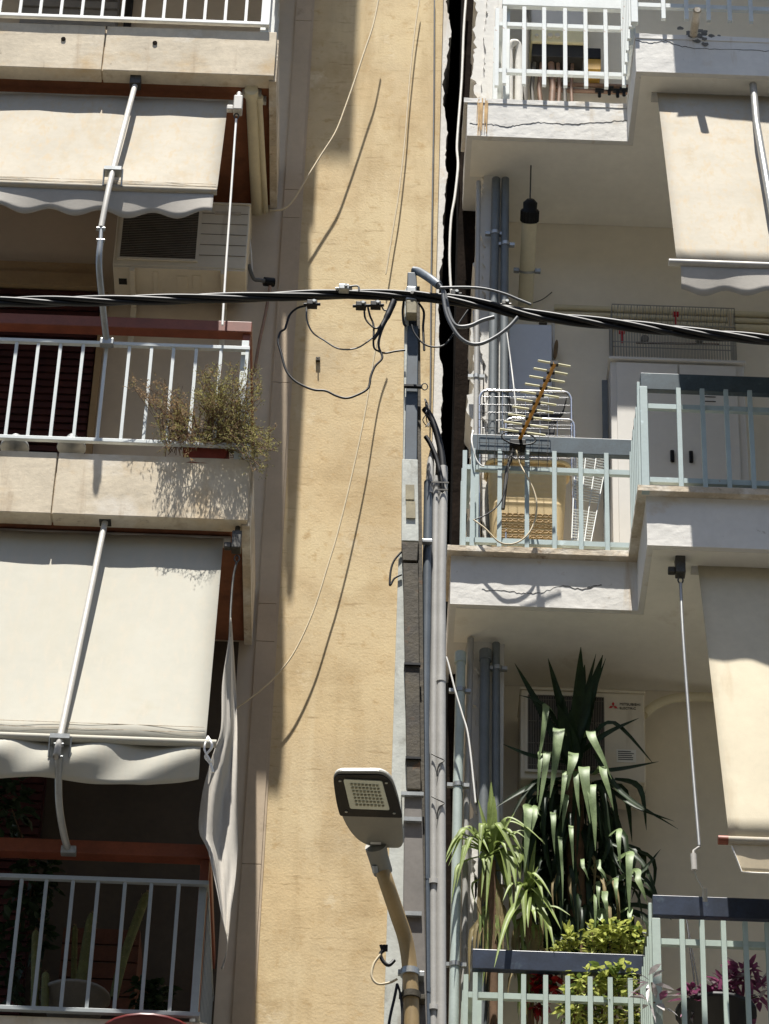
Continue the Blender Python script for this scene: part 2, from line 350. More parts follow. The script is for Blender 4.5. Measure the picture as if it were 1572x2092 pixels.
# joint between the houses
MB().box(XY1-.1, .5, YW+1.6, YW+1.7, 0, ZT).build('joint_back', 'dark gap', br)
mb = MB(); mb.box(.36, .5, YC+.29, YW+1.6, 0, ZT); mb.build('joint_cheek', 'dark gap', br)
MB().box(XY1-.1, XY1+.05, YW+.51, YW+1.6, 0, ZT).build('joint_cheek', 'dark gap', bl)
for i in range(5):
    a = xl[i]; h = tr[i]-zr[i]; trim = .035
    mb = MB()
    fl = [(a, Y1, 0), (XS, Y1, 0), (XS, Y0, 0), (XRR, Y0, 0)]
    # fascia pieces butted end to end (the slab body is one outline)
    out = [(a, Y1), (XS, Y1), (XS, Y0), (XRR, Y0), (XRR, YR), (XS, YR), (a, YR)]
    n = 7
    CAPS = [(6,5,1,0), (5,4,3,2,1), (7,8,12,13), (8,9,10,11,12)]
    vs = [(x, y, zr[i]) for x, y in out]+[(x, y, tr[i]-trim) for x, y in out]
    mb.add(vs, CAPS+[(k, (k+1)%n, (k+1)%n+n, k+n) for k in range(n)])
    sl = mb.build('balcony_slab', 'white plaster', br); roughen(sl, .004)
    t = MB(); g = .02 if i == 2 else .045
    if i == 2: g = .004
    o2 = [(a-.02, Y1-g), (XS-g, Y1-g), (XS-g, Y0-g), (XRR, Y0-g), (XRR, YR-.3), (XS-g, YR-.3), (a-.02, YR-.3)]
    vs = [(x, y, tr[i]-trim+.0005) for x, y in o2]+[(x, y, tr[i]) for x, y in o2]
    t.add(vs, CAPS+[(k, (k+1)%n, (k+1)%n+n, k+n) for k in range(n)])
    roughen(t.build('slab_edging', 'white plaster' if i == 2 else 'stained trim', sl), .008, 5)
    # smooth painted ceiling
    c = MB(); q = .03
    o3 = [(max(a, XC1)-.0+.0, Y1+q), (XS+q, Y1+q), (XS+q, Y0+q), (XRR, Y0+q), (XRR, YR-.002), (max(a, XC1), YR-.002)]
    o3 = [(a+q, Y1+q), (XS+q, Y1+q), (XS+q, Y0+q), (XRR, Y0+q), (XRR, YR-.002), (XC1+.002, YR-.002), (XC1+.002, YC-.002), (a+q, YC-.002)]
    m8 = len(o3)
    vs = [(x, y, zr[i]-.004) for x, y in o3]+[(x, y, zr[i]+.01) for x, y in o3]
    c.add(vs, [tuple(range(m8-1,-1,-1)), tuple(range(m8, 2*m8))]+[(k, (k+1)%m8, (k+1)%m8+m8, k+m8) for k in range(m8)])
    c.build('ceiling', 'soffit white', sl)
# cracks on the fascia of the top and middle slab: thin dark ribbons proud of the render
def crack(pts, Y, w=.002):
    P = smooth_path([U(x, y, Y) for x, y in pts], 8); P = [p+V((0, 0, rnd.uniform(-.006, .006))) for p in P]
    mb = MB()
    for p, q in zip(P[:-1], P[1:]):
        ww = w*rnd.uniform(.35, 1.2)
        mb.hexa([(p.x, Y-.002, p.z-ww), (q.x, Y-.002, q.z-ww), (q.x, Y+.002, q.z-ww), (p.x, Y+.002, p.z-ww), (p.x, Y-.002, p.z), (q.x, Y-.002, q.z), (q.x, Y+.002, q.z), (p.x, Y+.002, p.z)])
    return mb
mb = crack([(960, 252), (1000, 254), (1030, 258), (1060, 256), (1100, 250), (1150, 254), (1200, 252), (1250, 248), (1282, 245)], Y1, .0024)
cr = crack([(985, 1205), (1030, 1207), (1070, 1212), (1100, 1212), (1150, 1198), (1190, 1203), (1230, 1195), (1200, 1200)], Y1, .0012)
mb.add(cr.v, cr.f)
cr = crack([(1298, 82), (1330, 88), (1360, 84), (1400, 96), (1460, 100), (1572, 104)], Y0, .0012); mb.add(cr.v, cr.f)
mb.build('crack', 'dark gap', br)
# rust run under the left post of the upper white railing
st = MB()
for k in range(16):
    x = 985+rnd.uniform(-9, 12); y0 = 200+rnd.uniform(0, 14); y1 = y0+rnd.uniform(25, 74); y1 = min(y1, 277)
    p, q = U(x, y0, Y1-.0045), U(x-2, y1, Y1-.0045); w = rnd.uniform(.0015, .0045)
    st.add([(p.x-w, Y1-.0045-.0002*k, p.z), (p.x+w, Y1-.0045-.0002*k, p.z), (q.x+w*.6, Y1-.0045-.0002*k, q.z), (q.x-w*.6, Y1-.0045-.0002*k, q.z)], [(0,1,2,3)])
mat('rust stain', (200, 166, 118), .9, .2, 20); st.build('rust_stain', 'rust stain', br)
# balcony door and leaf on the middle floor, seen behind the railing
zfl = tr[3]
MB().box(xo(1133, 750, YR), xo(1246, 750, YR), YR-.03, YR-.003, zfl-.1, zo(1180, 668, YR)).build('door', 'white wall', br)
MB().box(xo(1128, 750, YR), xo(1133, 750, YR), YR-.05, YR-.002, zfl-.1, zo(1180, 660, YR)).box(xo(1133, 750, YR)+.001, xo(1246, 750, YR), YR-.05, YR-.002, zo(1180, 667, YR), zo(1180, 660, YR)).build('door_frame', 'white cabinet', br)
mb = MB()
for k, (d, r) in enumerate(((0, .018), (.05, .016), (.1, .02))):
    z = zo(1300, 634, YR-.03)-d
    mb.tube([(xo(1132, 640, YR), YR-.03, z), (XRR, YR-.03, z)], r, 10)
mb.build('wall_trunking', 'cream plastic', br)
for z in ():
    pass
# ---------------------------------------------------------------- ground
op = thing('apartment_building', 'plain beige apartment building on the far side of the street, behind the viewer', 'building', (0, -5, 0))
MB().box(-40, 40, -9, -5, 0, 21).build('facade_wall', 'cream wall', op)
struct(MB().box(-60, 60, -40, 12.0, -.3, 0).build('road', 'asphalt'))
struct(MB().box(-60, 60, 12.0, 40, -.3, .14).build('pavement', 'pavement'))
# ---------------------------------------------------------------- railings, left building
def left_railing(name_label, Y, topl, botl, bars, mt, post=None, hand=None, w=.016, side=None, group='balcony railings of the beige building'):
    zt = zo(topl[0], topl[1], Y); zb = zo(botl[0], botl[1], Y)
    x1 = hand['x1']
    root = thing('balcony_railing', name_label, 'railing', (-1.8, Y, zb), group)
    MB().box(XL, x1, Y-.012, Y+.012, zt-.022, zt).build('top_rail', mt, root, bevel=.002)
    MB().box(XL, x1, Y-.012, Y+.012, zb-.022, zb).build('bottom_rail', mt, root, bevel=.002)
    xs = []
    for px in bars: xs.append(px)
    proto = None
    for x in xs:
        if proto is None:
            proto = MB().box(x-w/2, x+w/2, Y-.008, Y+.008, zb+.0005, zt-.0225).build('baluster', mt, root); x0 = x
        else: dup(proto, (x-x0, 0, 0), root)
    if post: MB().box(post[0], post[1], Y+.02, Y+.055, zb-.09, post[2]).build('post', mt, root, bevel=.002)
    if hand.get('z0') is not None:
        h = MB().box(XL, hand['hx'], hand['y']-.035, hand['y']+.035, hand['z0'], hand['z1']); h.build('handrail', 'brown rail paint', root, bevel=.004)
        MB().box(hand['hx']-.05, hand['hx'], hand['y']+.036, YW-.004, hand['z0'], hand['z1']).build('side_handrail', 'brown rail paint', root, bevel=.004)
        MB().box(hand['hx']-.045, hand['hx']-.004, hand['y']-.02, hand['y']+.02, zb-.1, hand['z0']-.001).build('post', 'brown rail paint', root, bevel=.003)
    # side return
    for z in (zt, zb): MB().box(x1-.02, x1-.001, Y+.013, YW-.004, z-.022, z-.001).build('side_rail', mt, root)
    k = 0; y = Y+.11; pr = None
    while y < YW-.03:
        if pr is None: pr = MB().box(x1-.019, x1-.002, y-.008, y+.008, zb, zt-.0225).build('baluster', mt, root); y0 = y
        else: dup(pr, (0, y-y0, 0), root)
        y += .115
    return root
def barx(pts, Y): return [xo(a, b, Y) for a, b in pts]
c1 = lambda pts: [(x/2.456, y/2.456) for x, y in pts]
YRL = 12.985
b1 = barx([(x, 20) for x in (0, 42, 83.5, 126, 169, 210, 252, 294, 336, 378, 420, 462, 504)], YRL)
left_railing('white railing at the top left in front of the grey louvred shutter', YRL, (0, -255), (0, 28), b1, 'white paint metal',
             post=(xo(533, 40, YRL), xo(551, 40, YRL), zo(540, -240, YRL)), hand=dict(x1=xo(551, 45, YRL)))
b2 = barx([(x, y) for x, y in ((-22, 790), (24, 790), (69, 790), (115, 790), (162, 790), (210, 790), (257, 795), (303, 795), (348, 800), (395, 800), (446, 800), (500, 800))], YRL)
zh = zo(200, 676, 13.08)
left_railing('pale blue balcony railing with a brown handrail, behind the dry potted shrubs', YRL, (0, 692), (0, 890), b2, 'pale aqua metal',
             post=(xo(487, 800, YRL), xo(502, 800, YRL), zo(490, 690, YRL)), hand=dict(x1=xo(505, 800, YRL), hx=xo(515, 680, 13.08), y=13.08, z0=zh, z1=zh+.07))
b3 = barx([(x/2.456, 1480+1100/2.456) for x in (-60, 76, 202, 338, 466, 603, 737, 877)], YRL)
zh3 = zo(200, 1752, 13.06)
left_railing('grey balcony railing in deep shade with cacti behind it, at the lower left', YRL, (0, 1786), (0, 2055), b3, 'grey rail paint',
             post=(xo(398, 1930, YRL), xo(414, 1930, YRL), zo(410, 1795, YRL)), hand=dict(x1=xo(428, 1800, YRL), hx=xo(432, 1745, 13.06), y=13.06, z0=zh3, z1=zh3+.07))
# ---------------------------------------------------------------- railings, right building
def right_railing(label, zb, zt, zu, zd, b0, b1, mt, bm, lx, rx, group='balcony railings of the white building', lite=None):
    YA, YBk = Y1-.03, Y0-.03; xs = XS-.02
    root = thing('balcony_railing', label, 'railing', (1.2, YA, zb), group)
    w = .022; x0l = lx[0]-.03
    def bl_(x, y, w=w): return MB().box(x-w/2, x+w/2, y-.011, y+.011, zb, zt)
    pr = None
    for x in lx:
        if pr is None: pr = bl_(x, YA).build('baluster', mt, root); px = x
        else: dup(pr, (x-px, 0, 0), root)
    for x in rx: dup(pr, (x-px, YBk-YA, 0), root)
    n = 6
    for k in range(n):
        dup(pr, (xs-px, -(YA-YBk)*(k+.2)/n, 0), root)
    MB().box(xs-.004, xs+.034, YBk-.014, YBk+.016, zb-.04, zt).build('corner_post', mt, root, bevel=.002)
    for nm, z in (('upper_rail', zu), ('lower_rail', zd)):
        mb = MB(); mb.box(x0l, xs+.03, YA+.012, YA+.036, z-.03, z); mb.box(xs+.012, xs+.034, YBk+.036, YA+.0115, z-.03, z)
        mb.box(xs+.012, XRR, YBk+.012, YBk+.0355, z-.03, z); mb.box(x0l, x0l+.024, YA+.0365, YC-.01, z-.03, z)
        mb.build(nm, mt, root)
    # side return on the joint
    for y in (YA+.02, YA+.17, YA+.28): dup(pr, (x0l-px-.012, y-YA, -.0), root)
    s = .12
    o = [(x0l+.02, YA+s), (xs+.05, YA+s), (xs+.05, YBk+s), (XRR, YBk+s)]
    d = .035; mb = MB()
    mb.box(o[0][0], xs+.05, YA+s, YA+s+d, b0, b1); mb.box(xs+.05-d, xs+.05, YBk+s+d, YA+s-.001, b0, b1); mb.box(xs+.05-d, XRR, YBk+s, YBk+s+d-.001, b0, b1)
    mb.build('handrail_board', bm, root, bevel=.003)
    mb = MB()
    for (x, y) in ((o[0][0]+.03, YA+s+.02), (xs+.02, YBk+s+.05)): mb = MB().box(x-.018, x+.018, y+.016, y+.05, zb-.02, b0+.1); mb.build('post', mt, root, bevel=.002)
    return root
lx2 = barx([(966, 1000), (1021, 1010), (1077, 1010), (1133, 1010), (1187, 1010), (1240, 1010)], Y1-.03)
rx2 = barx([(1388, 860), (1437, 865), (1486, 870), (1535, 870)], Y0-.03); rx2.append(rx2[-1]*2-rx2[-2])
right_railing('pale blue-green balcony railing with a dark slate board, behind the yellow aerial', zo(1077, 1121, Y1-.03), zo(1077, 922, Y1-.03), zo(1105, 956, Y1-.01), zo(1180, 1107, Y1-.01), zo(1130, 925, Y1+.09), zo(1130, 892, Y1+.09), 'aqua paint metal', 'slate board', lx2, rx2)
lx1 = barx([(1031, 100), (1071, 100), (1112, 100), (1155, 100), (1197, 100), (1238, 100)], Y1-.03)
rx1 = barx([(1355, 5), (1402, 5), (1447, 5), (1490, 5), (1533, 5)], Y0-.03)
right_railing('white balcony railing at the top of the white building, in front of the boiler', zo(1071, 174, Y1-.03), zo(1071, 16, Y1-.03), zo(1071, 48, Y1-.01), zo(1180, 147, Y1-.01), zo(1130, 13, Y1+.09), zo(1130, -16, Y1+.09), 'pale aqua metal', 'pale aqua metal', lx1, rx1)
q8 = lambda x, y: (900+x/2.339, 1480+y/2.339)
lx3 = barx([(971, 2020), (1023, 2020), (1070, 2020), (1115, 2020), (1160, 2020), (1206, 2020), (1247, 2020), (1288, 2020)], Y1-.03)
rx3 = barx([(1395, 1950), (1436, 1950), (1480, 1950), (1525, 1950), (1570, 1950)], Y0-.03)
ztop3 = zo(1115, 1994, Y1-.03)
right_railing('sage green balcony railing with a navy board, in front of the potted plants', ztop3-.64, ztop3, zo(1115, 2033, Y1-.01), ztop3-.58, zo(1130, 1984, Y1+.09), zo(1130, 1944, Y1+.09), 'sage metal', 'navy board', lx3, rx3)
# ---------------------------------------------------------------- awnings
def cloth_rows(TL_, TR_, BL_, BR_, sag, nx=24, ny=14, wob=.006):
    rows = []
    for j in range(ny+1):
        t = j/ny; r = []
        for i in range(nx+1):
            s = i/nx
            p = (TL_*(1-s)+TR_*s)*(1-t)+(BL_*(1-s)+BR_*s)*t
            p = p+V((0, sag, sag*.5))*math.sin(math.pi*t)+V((0, wob*math.sin(s*17+t*3)*t+wob*.5*math.sin(s*41), 0))
            r.append(p)
        rows.append(r)
    return rows
def valance(x0, x1, Y, z1, drop, scal, nsc, nx=60, wave=.02, ragged=None):
    rows = [[], [], [], [], []]
    for i in range(nx+1):
        s = i/nx; x = x0+(x1-x0)*s
        d = drop+scal*(.5-.5*math.cos(2*math.pi*nsc*s)) if ragged is None else ragged(s)
        for j in range(5):
            t = j/4; rows[j].append(V((x, Y+wave*t*math.sin(s*9+1)+.4*wave*t*math.sin(s*23), z1-d*t)))
    return rows
# left, upper awning
YT = 13.17
def awning_left(label, tz, x1t, x1b, yb, bz, cm, val, arm, gear, rod, group='awnings of the beige building', bar_ext=0):
    root = thing('awning', label, 'awning', (-1.8, YT, bz), group)
    MB().tube([(XL, YT, tz), (x1t+.035, YT, tz)], .03, 14).build('roller', 'white tube', root)
    MB().grid(cloth_rows(V((XL, YT-.03, tz)), V((x1t, YT-.03, tz)), V((XL, yb, bz)), V((x1b, yb, bz)), .012)).build('canopy', cm, root, solid=.003)
    sm = MB()
    for f in (.30, .66): pass
    t0_, t1_ = V((XL, YT-.036, tz)), V((XL, yb-.006, bz))
    for f in (.93, .955):
        q0 = t0_.lerp(t1_, f); sm.bar(q0, q0+V((x1b-XL-.01, 0, 0)), .003, .002, V((0,0,1)))
    sm.build('hem_seam', 'stained trim', root)
    MB().tube([(XL, yb, bz), (x1b+bar_ext, yb, bz)], .019, 12).build('front_bar', 'ivory canvas' if bar_ext else cm, root)
    MB().grid(val).build('valance', 'grey canvas' if not bar_ext else 'ivory canvas', root, solid=.003)
    a = [U(*p) for p in arm]
    up = MB().tube(smooth_path(a[:3], 5), .0155, 12); up.build('upper_arm', 'white tube', root)
    k = MB().tube([a[2]+V((0,0,.02)), a[3]], .011, 8).tube([a[2]+V((-.022, 0, -.01)), a[2]+V((.022, 0, -.01))], .012, 8).tube([a[3]+V((-.02,0,0)), a[3]+V((.02,0,0))], .012, 8)
    k.build('elbow_joint', 'steel light', root)
    MB().tube(smooth_path(a[3:], 6), .017, 12).build('lower_arm', 'silver tube', root)
    m_ = a[1]
    MB().box(m_.x-.045, m_.x+.045, m_.y-.022, m_.y+.04, m_.z-.012, m_.z+.012).tube([m_+V((-.045,0,.01)), m_+V((-.045,.02,-.09))], .005, 6).tube([m_+V((.05,0,.01)), m_+V((.05,.02,-.09))], .005, 6).build('arm_clamp', 'steel light', root)
    t_ = a[0]; MB().box(t_.x-.03, t_.x+.03, t_.y-.03, t_.y+.03, t_.z-.02, t_.z+.05).build('ceiling_bracket', 'steel dark', root, bevel=.004)
    e_ = a[-1]; MB().box(e_.x-.035, e_.x+.035, e_.y-.025, e_.y+.012, e_.z-.02, e_.z+.02).build('rail_bracket', 'steel light', root, bevel=.004)
    return root, gear, rod
tz1 = zo(200, 205, YT)
YV = 12.76
bx1 = xo(443, 395, YV); bz1 = zo(200, 383, YV)
n1 = 5.35
root, _, _ = awning_left('cream awning with scalloped valance at the upper left, rolled half out', tz1, xo(466, 225, YT), bx1, YV, bz1, 'cream canvas',
    valance(XL, bx1-.015, YV, bz1-.01, .135, .045, 9.15, nx=110),
    [(277, 172, 13.06), (231, 348, YV-.045), (207, 465, 12.66), (206, 492, 12.66), (203, 545, 12.69), (212, 640, 12.85), (219, 702, 12.955)], None, None)
def gearbox(root, px, py, Y, m, rodpts, rodm, rr, hook=False):
    c = U(px, py, Y)
    g = MB().box(c.x-.024, c.x+.024, c.y-.03, c.y+.03, c.z-.055, c.z+.05); g.box(c.x-.06, c.x-.0245, c.y-.016, c.y+.016, c.z-.045, c.z-.012); g.tube([c+V((0,0,.05)), c+V((0,.01,.1))], .014, 8)
    go = g.build('gear_box', m, root, bevel=.005)
    r = MB().tube(smooth_path([U(*p) for p in rodpts], 4), rr, 8); r.build('crank_rod', rodm, root)
    ring = [U(rodpts[0][0], rodpts[0][1], rodpts[0][2])+V((.012*math.sin(a), 0, .02+.02*math.cos(a))) for a in [k*math.pi/6 for k in range(13)]]
    MB().tube(ring, .004, 6).build('crank_eye', 'steel dark', root)
gearbox(root, 487, 215, 13.0, 'white tube', [(483, 243, 13.0), (470, 430, 12.97), (461, 560, 12.95), (455, 664, 12.94)], 'white cable', .006)
# left, lower awning
yb3 = 12.70; bz3 = zo(200, 1511, yb3); bx3 = xo(421, 1508, yb3)
tz3 = zo(200, 1098, YT)
def rag(s):
    x = (XL+(bx3-.02-XL)*s)
    u = (x+3.4)/(bx3+3.4)
    return .215+.012*math.sin(x*5)-(.06*max(0, (u-.9)/.1) if u > .9 else 0)
def val3():
    rows = []
    nx = 90
    for j in range(9):
        t = j/8; r = []
        for i in range(nx+1):
            s = i/nx; x = XL+(bx3-.02-XL)*s
            fold = .05*math.sin(t*3.0)*(.6+.4*math.sin(x*2.2+.4)) + .012*math.sin(x*14+t*4)
            r.append(V((x, yb3+.01-fold*1.1, bz3-.012-rag(s)*t)))
        rows.append(r)
    return rows
root3, _, _ = awning_left('large ivory awning fully lowered at the lower left, with a loose curtain beside it', tz3, xo(458, 1098, YT), bx3, yb3, bz3, 'ivory canvas', val3(),
    [(216, 1062, 13.06), (123, 1508, yb3-.045), (121, 1518, yb3-.05), (120, 1548, yb3-.05), (121, 1640, 12.78), (131, 1705, 12.9), (141, 1740, 12.98)], None, None, bar_ext=.05)
gearbox(root3, 484, 1107, 13.05, 'steel dark', [(484, 1148, 13.05), (477, 1180, 13.05), (472, 1240, 13.03), (470, 1300, 13.0)], 'steel dark', .006)
# knotted cord on the bar end
c = MB().tube(smooth_path([U(425, 1505, yb3), U(434, 1525, yb3-.03), U(420, 1545, yb3-.02), U(430, 1560, yb3-.02), U(436, 1578, yb3-.02)], 5), .006, 6)
c.tube(smooth_path([U(425, 1505, yb3), U(418, 1530, yb3-.03), U(431, 1555, yb3-.03)], 5), .005, 6); c.build('tie_cord', 'white cable', root3)
# side curtain (free hanging cloth)
L = [(472, 1262), (466, 1320), (454, 1400), (452, 1490), (436, 1540), (414, 1620), (407, 1695), (424, 1735), (440, 1800), (455, 1880), (465, 1930), (452, 1978)]
Rr = [(473, 1264), (477, 1320), (482, 1400), (485, 1490), (485, 1560), (485, 1640), (486, 1720), (482, 1790), (474, 1850), (468, 1905), (463, 1950), (455, 1982)]
rows = []
for k, (l, r) in enumerate(zip(L, Rr)):
    row = []
    for i in range(9):
        s = i/8; px = l[0]*(1-s)+r[0]*s; py = l[1]*(1-s)+r[1]*s
        yy = 12.86+.42*s*(1-k/16)+.05*math.sin(s*7+k*.6)+.03*math.sin(s*13+k*1.3)
        row.append(U(px, py, yy))
    rows.append(row)
fin = []
for j in range(9):
    pass
cols = list(zip(*rows)); cols = [smooth_path(list(c), 4) for c in cols]; rows = [list(r) for r in zip(*cols)]
tag(MB().grid(rows).build('side_curtain', 'grey canvas', solid=.003), 'loose grey side curtain hanging in a ragged point beside the ivory awning', 'curtain')
# right awnings
def awning_right(label, Yt, topl, Yb, botl, cm, val, arm, vm, barm, group='awnings of the white building'):
    t = U(topl[0], topl[1], Yt); b = U(botl[0], botl[1], Yb)
    root = thing('awning', label, 'awning', (2.2, Yt, b.z), group)
    MB().tube([(t.x-.03, Yt+.03, t.z), (XRR, Yt+.03, t.z)], .03, 14).build('roller', 'white tube', root)
    MB().grid(cloth_rows(V((t.x, Yt, t.z)), V((XRR, Yt, t.z)), V((b.x, Yb, b.z)), V((XRR, Yb, b.z)), -.008, wob=.003)).build('canopy', cm, root, solid=.003)
    bb = MB().tube([(b.x-.04, Yb, b.z-.012), (XRR, Yb, b.z-.012)], .019, 12); bb.build('front_bar', barm, root)
    MB().grid(val(b.x, b.z)).build('valance', vm, root, solid=.002)
    if arm:
        a = [U(*p) for p in arm]
        MB().tube(a, .02, 12).build('upper_arm', 'silver tube', root)
        MB().box(a[0].x-.03, a[0].x+.03, a[0].y-.03, a[0].y+.03, a[0].z-.02, a[0].z+.05).build('ceiling_bracket', 'steel dark', root, bevel=.004)
    return root
Yb1 = 12.33
v1 = lambda x, z: valance(x+.02, XRR, Yb1, z-.02, .155, .035, 8.2, nx=90, wave=.012)
ra1 = awning_right('cream awning over the middle right balcony, with a wavy valance and water stains', 13.0, (1343, 190), Yb1, (1383, 533), 'cream canvas', v1, [(1537, 150, 12.98), (1546, 250, 12.7), (1572, 400, 12.4), (1590, 500, 12.3)], 'grey canvas', 'white tube')
Yb2 = 12.6
def v2(x, z):
    rows = []
    for j in range(7):
        t = j/6; r = []
        for i in range(41):
            s = i/40; xx = x+.01+(XRR-x-.01)*s
            d = .155*min(1, math.sqrt(max(0, 1-(1-min(1, (xx-x-.01)/.09))**2))+.18)
            r.append(V((xx, Yb2+.012*t*math.sin(s*20), z-.015-d*t)))
        rows.append(r)
    return rows
ra2 = awning_right('long cream awning over the lower right balcony, with a rounded clear flap', 13.0, (1426, 1155), Yb2, (1490, 1712), 'awning canvas', v2, None, 'clear vinyl', 'cream canvas')
b_ = U(1490, 1712, Yb2); MB().tube([(b_.x-.05, Yb2, b_.z-.012), (b_.x-.005, Yb2, b_.z-.012)], .021, 12).build('bar_end', 'brown rail paint', ra2)
gearbox(ra2, 1390, 1157, 12.95, 'steel dark', [(1391, 1192, 12.95), (1396, 1300, 12.9), (1412, 1520, 12.83), (1429, 1728, 12.75)], 'silver tube', .008)
hp = [(1430, 1730, 12.75), (1418, 1738, 12.75), (1417, 1750, 12.75)]
MB().tube([U(*p) for p in hp], .007, 8).tube([U(1417, 1745, 12.75), U(1419, 1778, 12.75)], .014, 10).tube([U(1419, 1778, 12.75), U(1424, 1795, 12.77), U(1438, 1818, 12.85)], .004, 6).tube([U(1440, 1815, 12.85), U(1441, 1842, 12.88)], .012, 10).build('crank_handle', 'white tube', ra2)
# the awnings of the storeys above (they throw the long shadows)
def far_awning(label, x0, x1, y0, z0, y1, z1, vz, group):
    root = thing('awning', label, 'awning', ((x0+x1)/2, y0, z1), group)
    MB().grid(cloth_rows(V((x0, y0, z0)), V((x1, y0, z0)), V((x0, y1, z1)), V((x1, y1, z1)), 0, 8, 4)).build('canopy', 'cream canvas', root, solid=.003)
    MB().grid(valance(x0, x1, y1, z1, vz, 0, 1, 12)).build('valance', 'cream canvas', root, solid=.003)
    return root
tU = U(1343, 190, 13.0); bU = U(1383, 533, Yb1)
far_awning('cream awning of the storey above the white top railing', tU.x, XRR, 13.0, tU.z+SR, Yb1+.1, bU.z+SR+.15, .16, 'awnings of the white building')

# awning of the storey above on the beige building, its arm throws the bar shadow on the top slab
fa_ = far_awning('cream awning of the storey above the top left railing', XL, xo(466, 225, YT), YT-.03, tz1+ST, 12.76, bz1+ST, .15, 'awnings of the beige building')
bx_ = xo(325, 60, 12.97)
MB().tube([V((bx_, 12.96, tl[2]+.74)), V((bx_-.0, 12.74, tl[2]+1.35)), V((bx_+.02, 12.70, tl[2]+1.5)), V((bx_+.09, 13.0, tl[2]+2.5))], .019, 12).build('lower_arm', 'silver tube', fa_)

ed_ = v2(b_.x, b_.z)[-1]; MB().tube([p+V((0, -.002, 0)) for p in ed_], .0035, 6).build('valance_piping', 'white cable', ra2)
# ---------------------------------------------------------------- utility pole
YP = 12.2
pole = thing('utility_pole', 'dark grey steel utility pole with pale flanges, in front of the dark joint', 'pole', (.1, YP, 0))
def hx(pa, pb, ya, yb, close=True):   # tapered post section between two pixel spans: pa=((xl,xr),y)
    (l0, r0), y0 = pa; (l1, r1), y1 = pb
    z0 = zo((l0+r0)/2, y0, ya); z1 = zo((l1+r1)/2, y1, ya)
    A, B, C, D = xo(l0, y0, ya), xo(r0, y0, ya), xo(l1, y1, ya), xo(r1, y1, ya)
    return [(A, ya, z0), (B, ya, z0), (B, yb, z0), (A, yb, z0), (C, ya, z1), (D, ya, z1), (D, yb, z1), (C, yb, z1)]
# web + two flanges (channel open to the street)
MB().hexa(hx(((838, 862), 2180), ((834, 853), 585), YP+.045, YP+.06)).build('web', 'pole paint', pole)
MB().hexa(hx(((824, 833), 985), ((828, 836), 590), YP-.012, YP+.10)).hexa(hx(((782, 836), 2180), ((815, 827), 1130), YP+.01, YP+.10)).build('flange', 'pole side', pole)
MB().hexa(hx(((860, 873), 2180), ((852, 858), 585), YP-.0, YP+.10)).build('flange', 'rust plate', pole)
MB().hexa(hx(((826, 852), 985), ((833, 855), 665), YP-.02, YP+.044)).build('cover_plate', 'pole paint', pole, bevel=.003)
MB().hexa(hx(((821, 856), 1105), ((822, 854), 938), YP-.026, YP+.03)).build('cover_plate', 'pole side', pole, bevel=.003)
for (a, b) in (((829, 847), (990, 1020)), ((830, 849), (1024, 1058))):
    MB().hexa(hx((a, b[1]), (a, b[0]), YP-.034, YP-.027)).build('number_plate', 'pole sticker', pole)
MB().hexa(hx(((823, 853), 1145), ((821, 855), 1108), YP-.04, YP+.04)).build('cover_plate', 'rust plate', pole, bevel=.003)
MB().hexa(hx(((832, 860), 1612), ((824, 855), 1150), YP-.036, YP+.04)).build('cover_plate', 'rust plate', pole, bevel=.003)
MB().hexa(hx(((820, 876), 2200), ((827, 862), 1615), YP-.03, YP+.04)).build('cover_plate', 'pole grey', pole, bevel=.004)
pv = U(842, 1000, YP)
def strap(py, xl_, xr_, m='steel dark', h=5, y=YP-.046):
    p = U(xl_, py, y); q = U(xr_, py+2, y)
    return MB().box(p.x, q.x, y, y+.02, p.z-h/900, p.z+h/900).box(p.x, p.x+.004, y+.021, y+.12, p.z-h/900, p.z+h/900).build('strap', m, pole)
strap(786, 826, 862, 'black plastic'); strap(1355, 826, 860, 'black plastic'); strap(1547, 829, 861, 'black plastic')
strap(1620, 820, 866, 'steel light', 8); strap(1672, 825, 862, 'steel light', 9, YP-.05); strap(1865, 828, 862, 'steel light', 9, YP-.05)
g = MB()
ring = [U(868, 790, YP)+V((.014*math.cos(a), .0, .02*math.sin(a))) for a in [k*math.pi/8 for k in range(17)]]
g.tube(ring, .003, 6); g.build('cable_tie', 'black plastic', pole)
# head with clamp
MB().hexa(hx(((833, 853), 588), ((833, 851), 556), YP-.02, YP+.08)).build('pole_cap', 'pole paint', pole, bevel=.004)
MB().hexa(hx(((829, 852), 612), ((831, 851), 584), YP-.075, YP-.021)).build('suspension_clamp', 'steel light', pole, bevel=.006)
MB().hexa(hx(((831, 852), 640), ((830, 853), 613), YP-.08, YP-.021)).build('suspension_clamp', 'pole sticker', pole, bevel=.006)
p = U(842, 601, YP-.078); MB().tube([p, p-V((0,.014,0))], .009, 8).build('clamp_bolt', 'steel dark', pole)
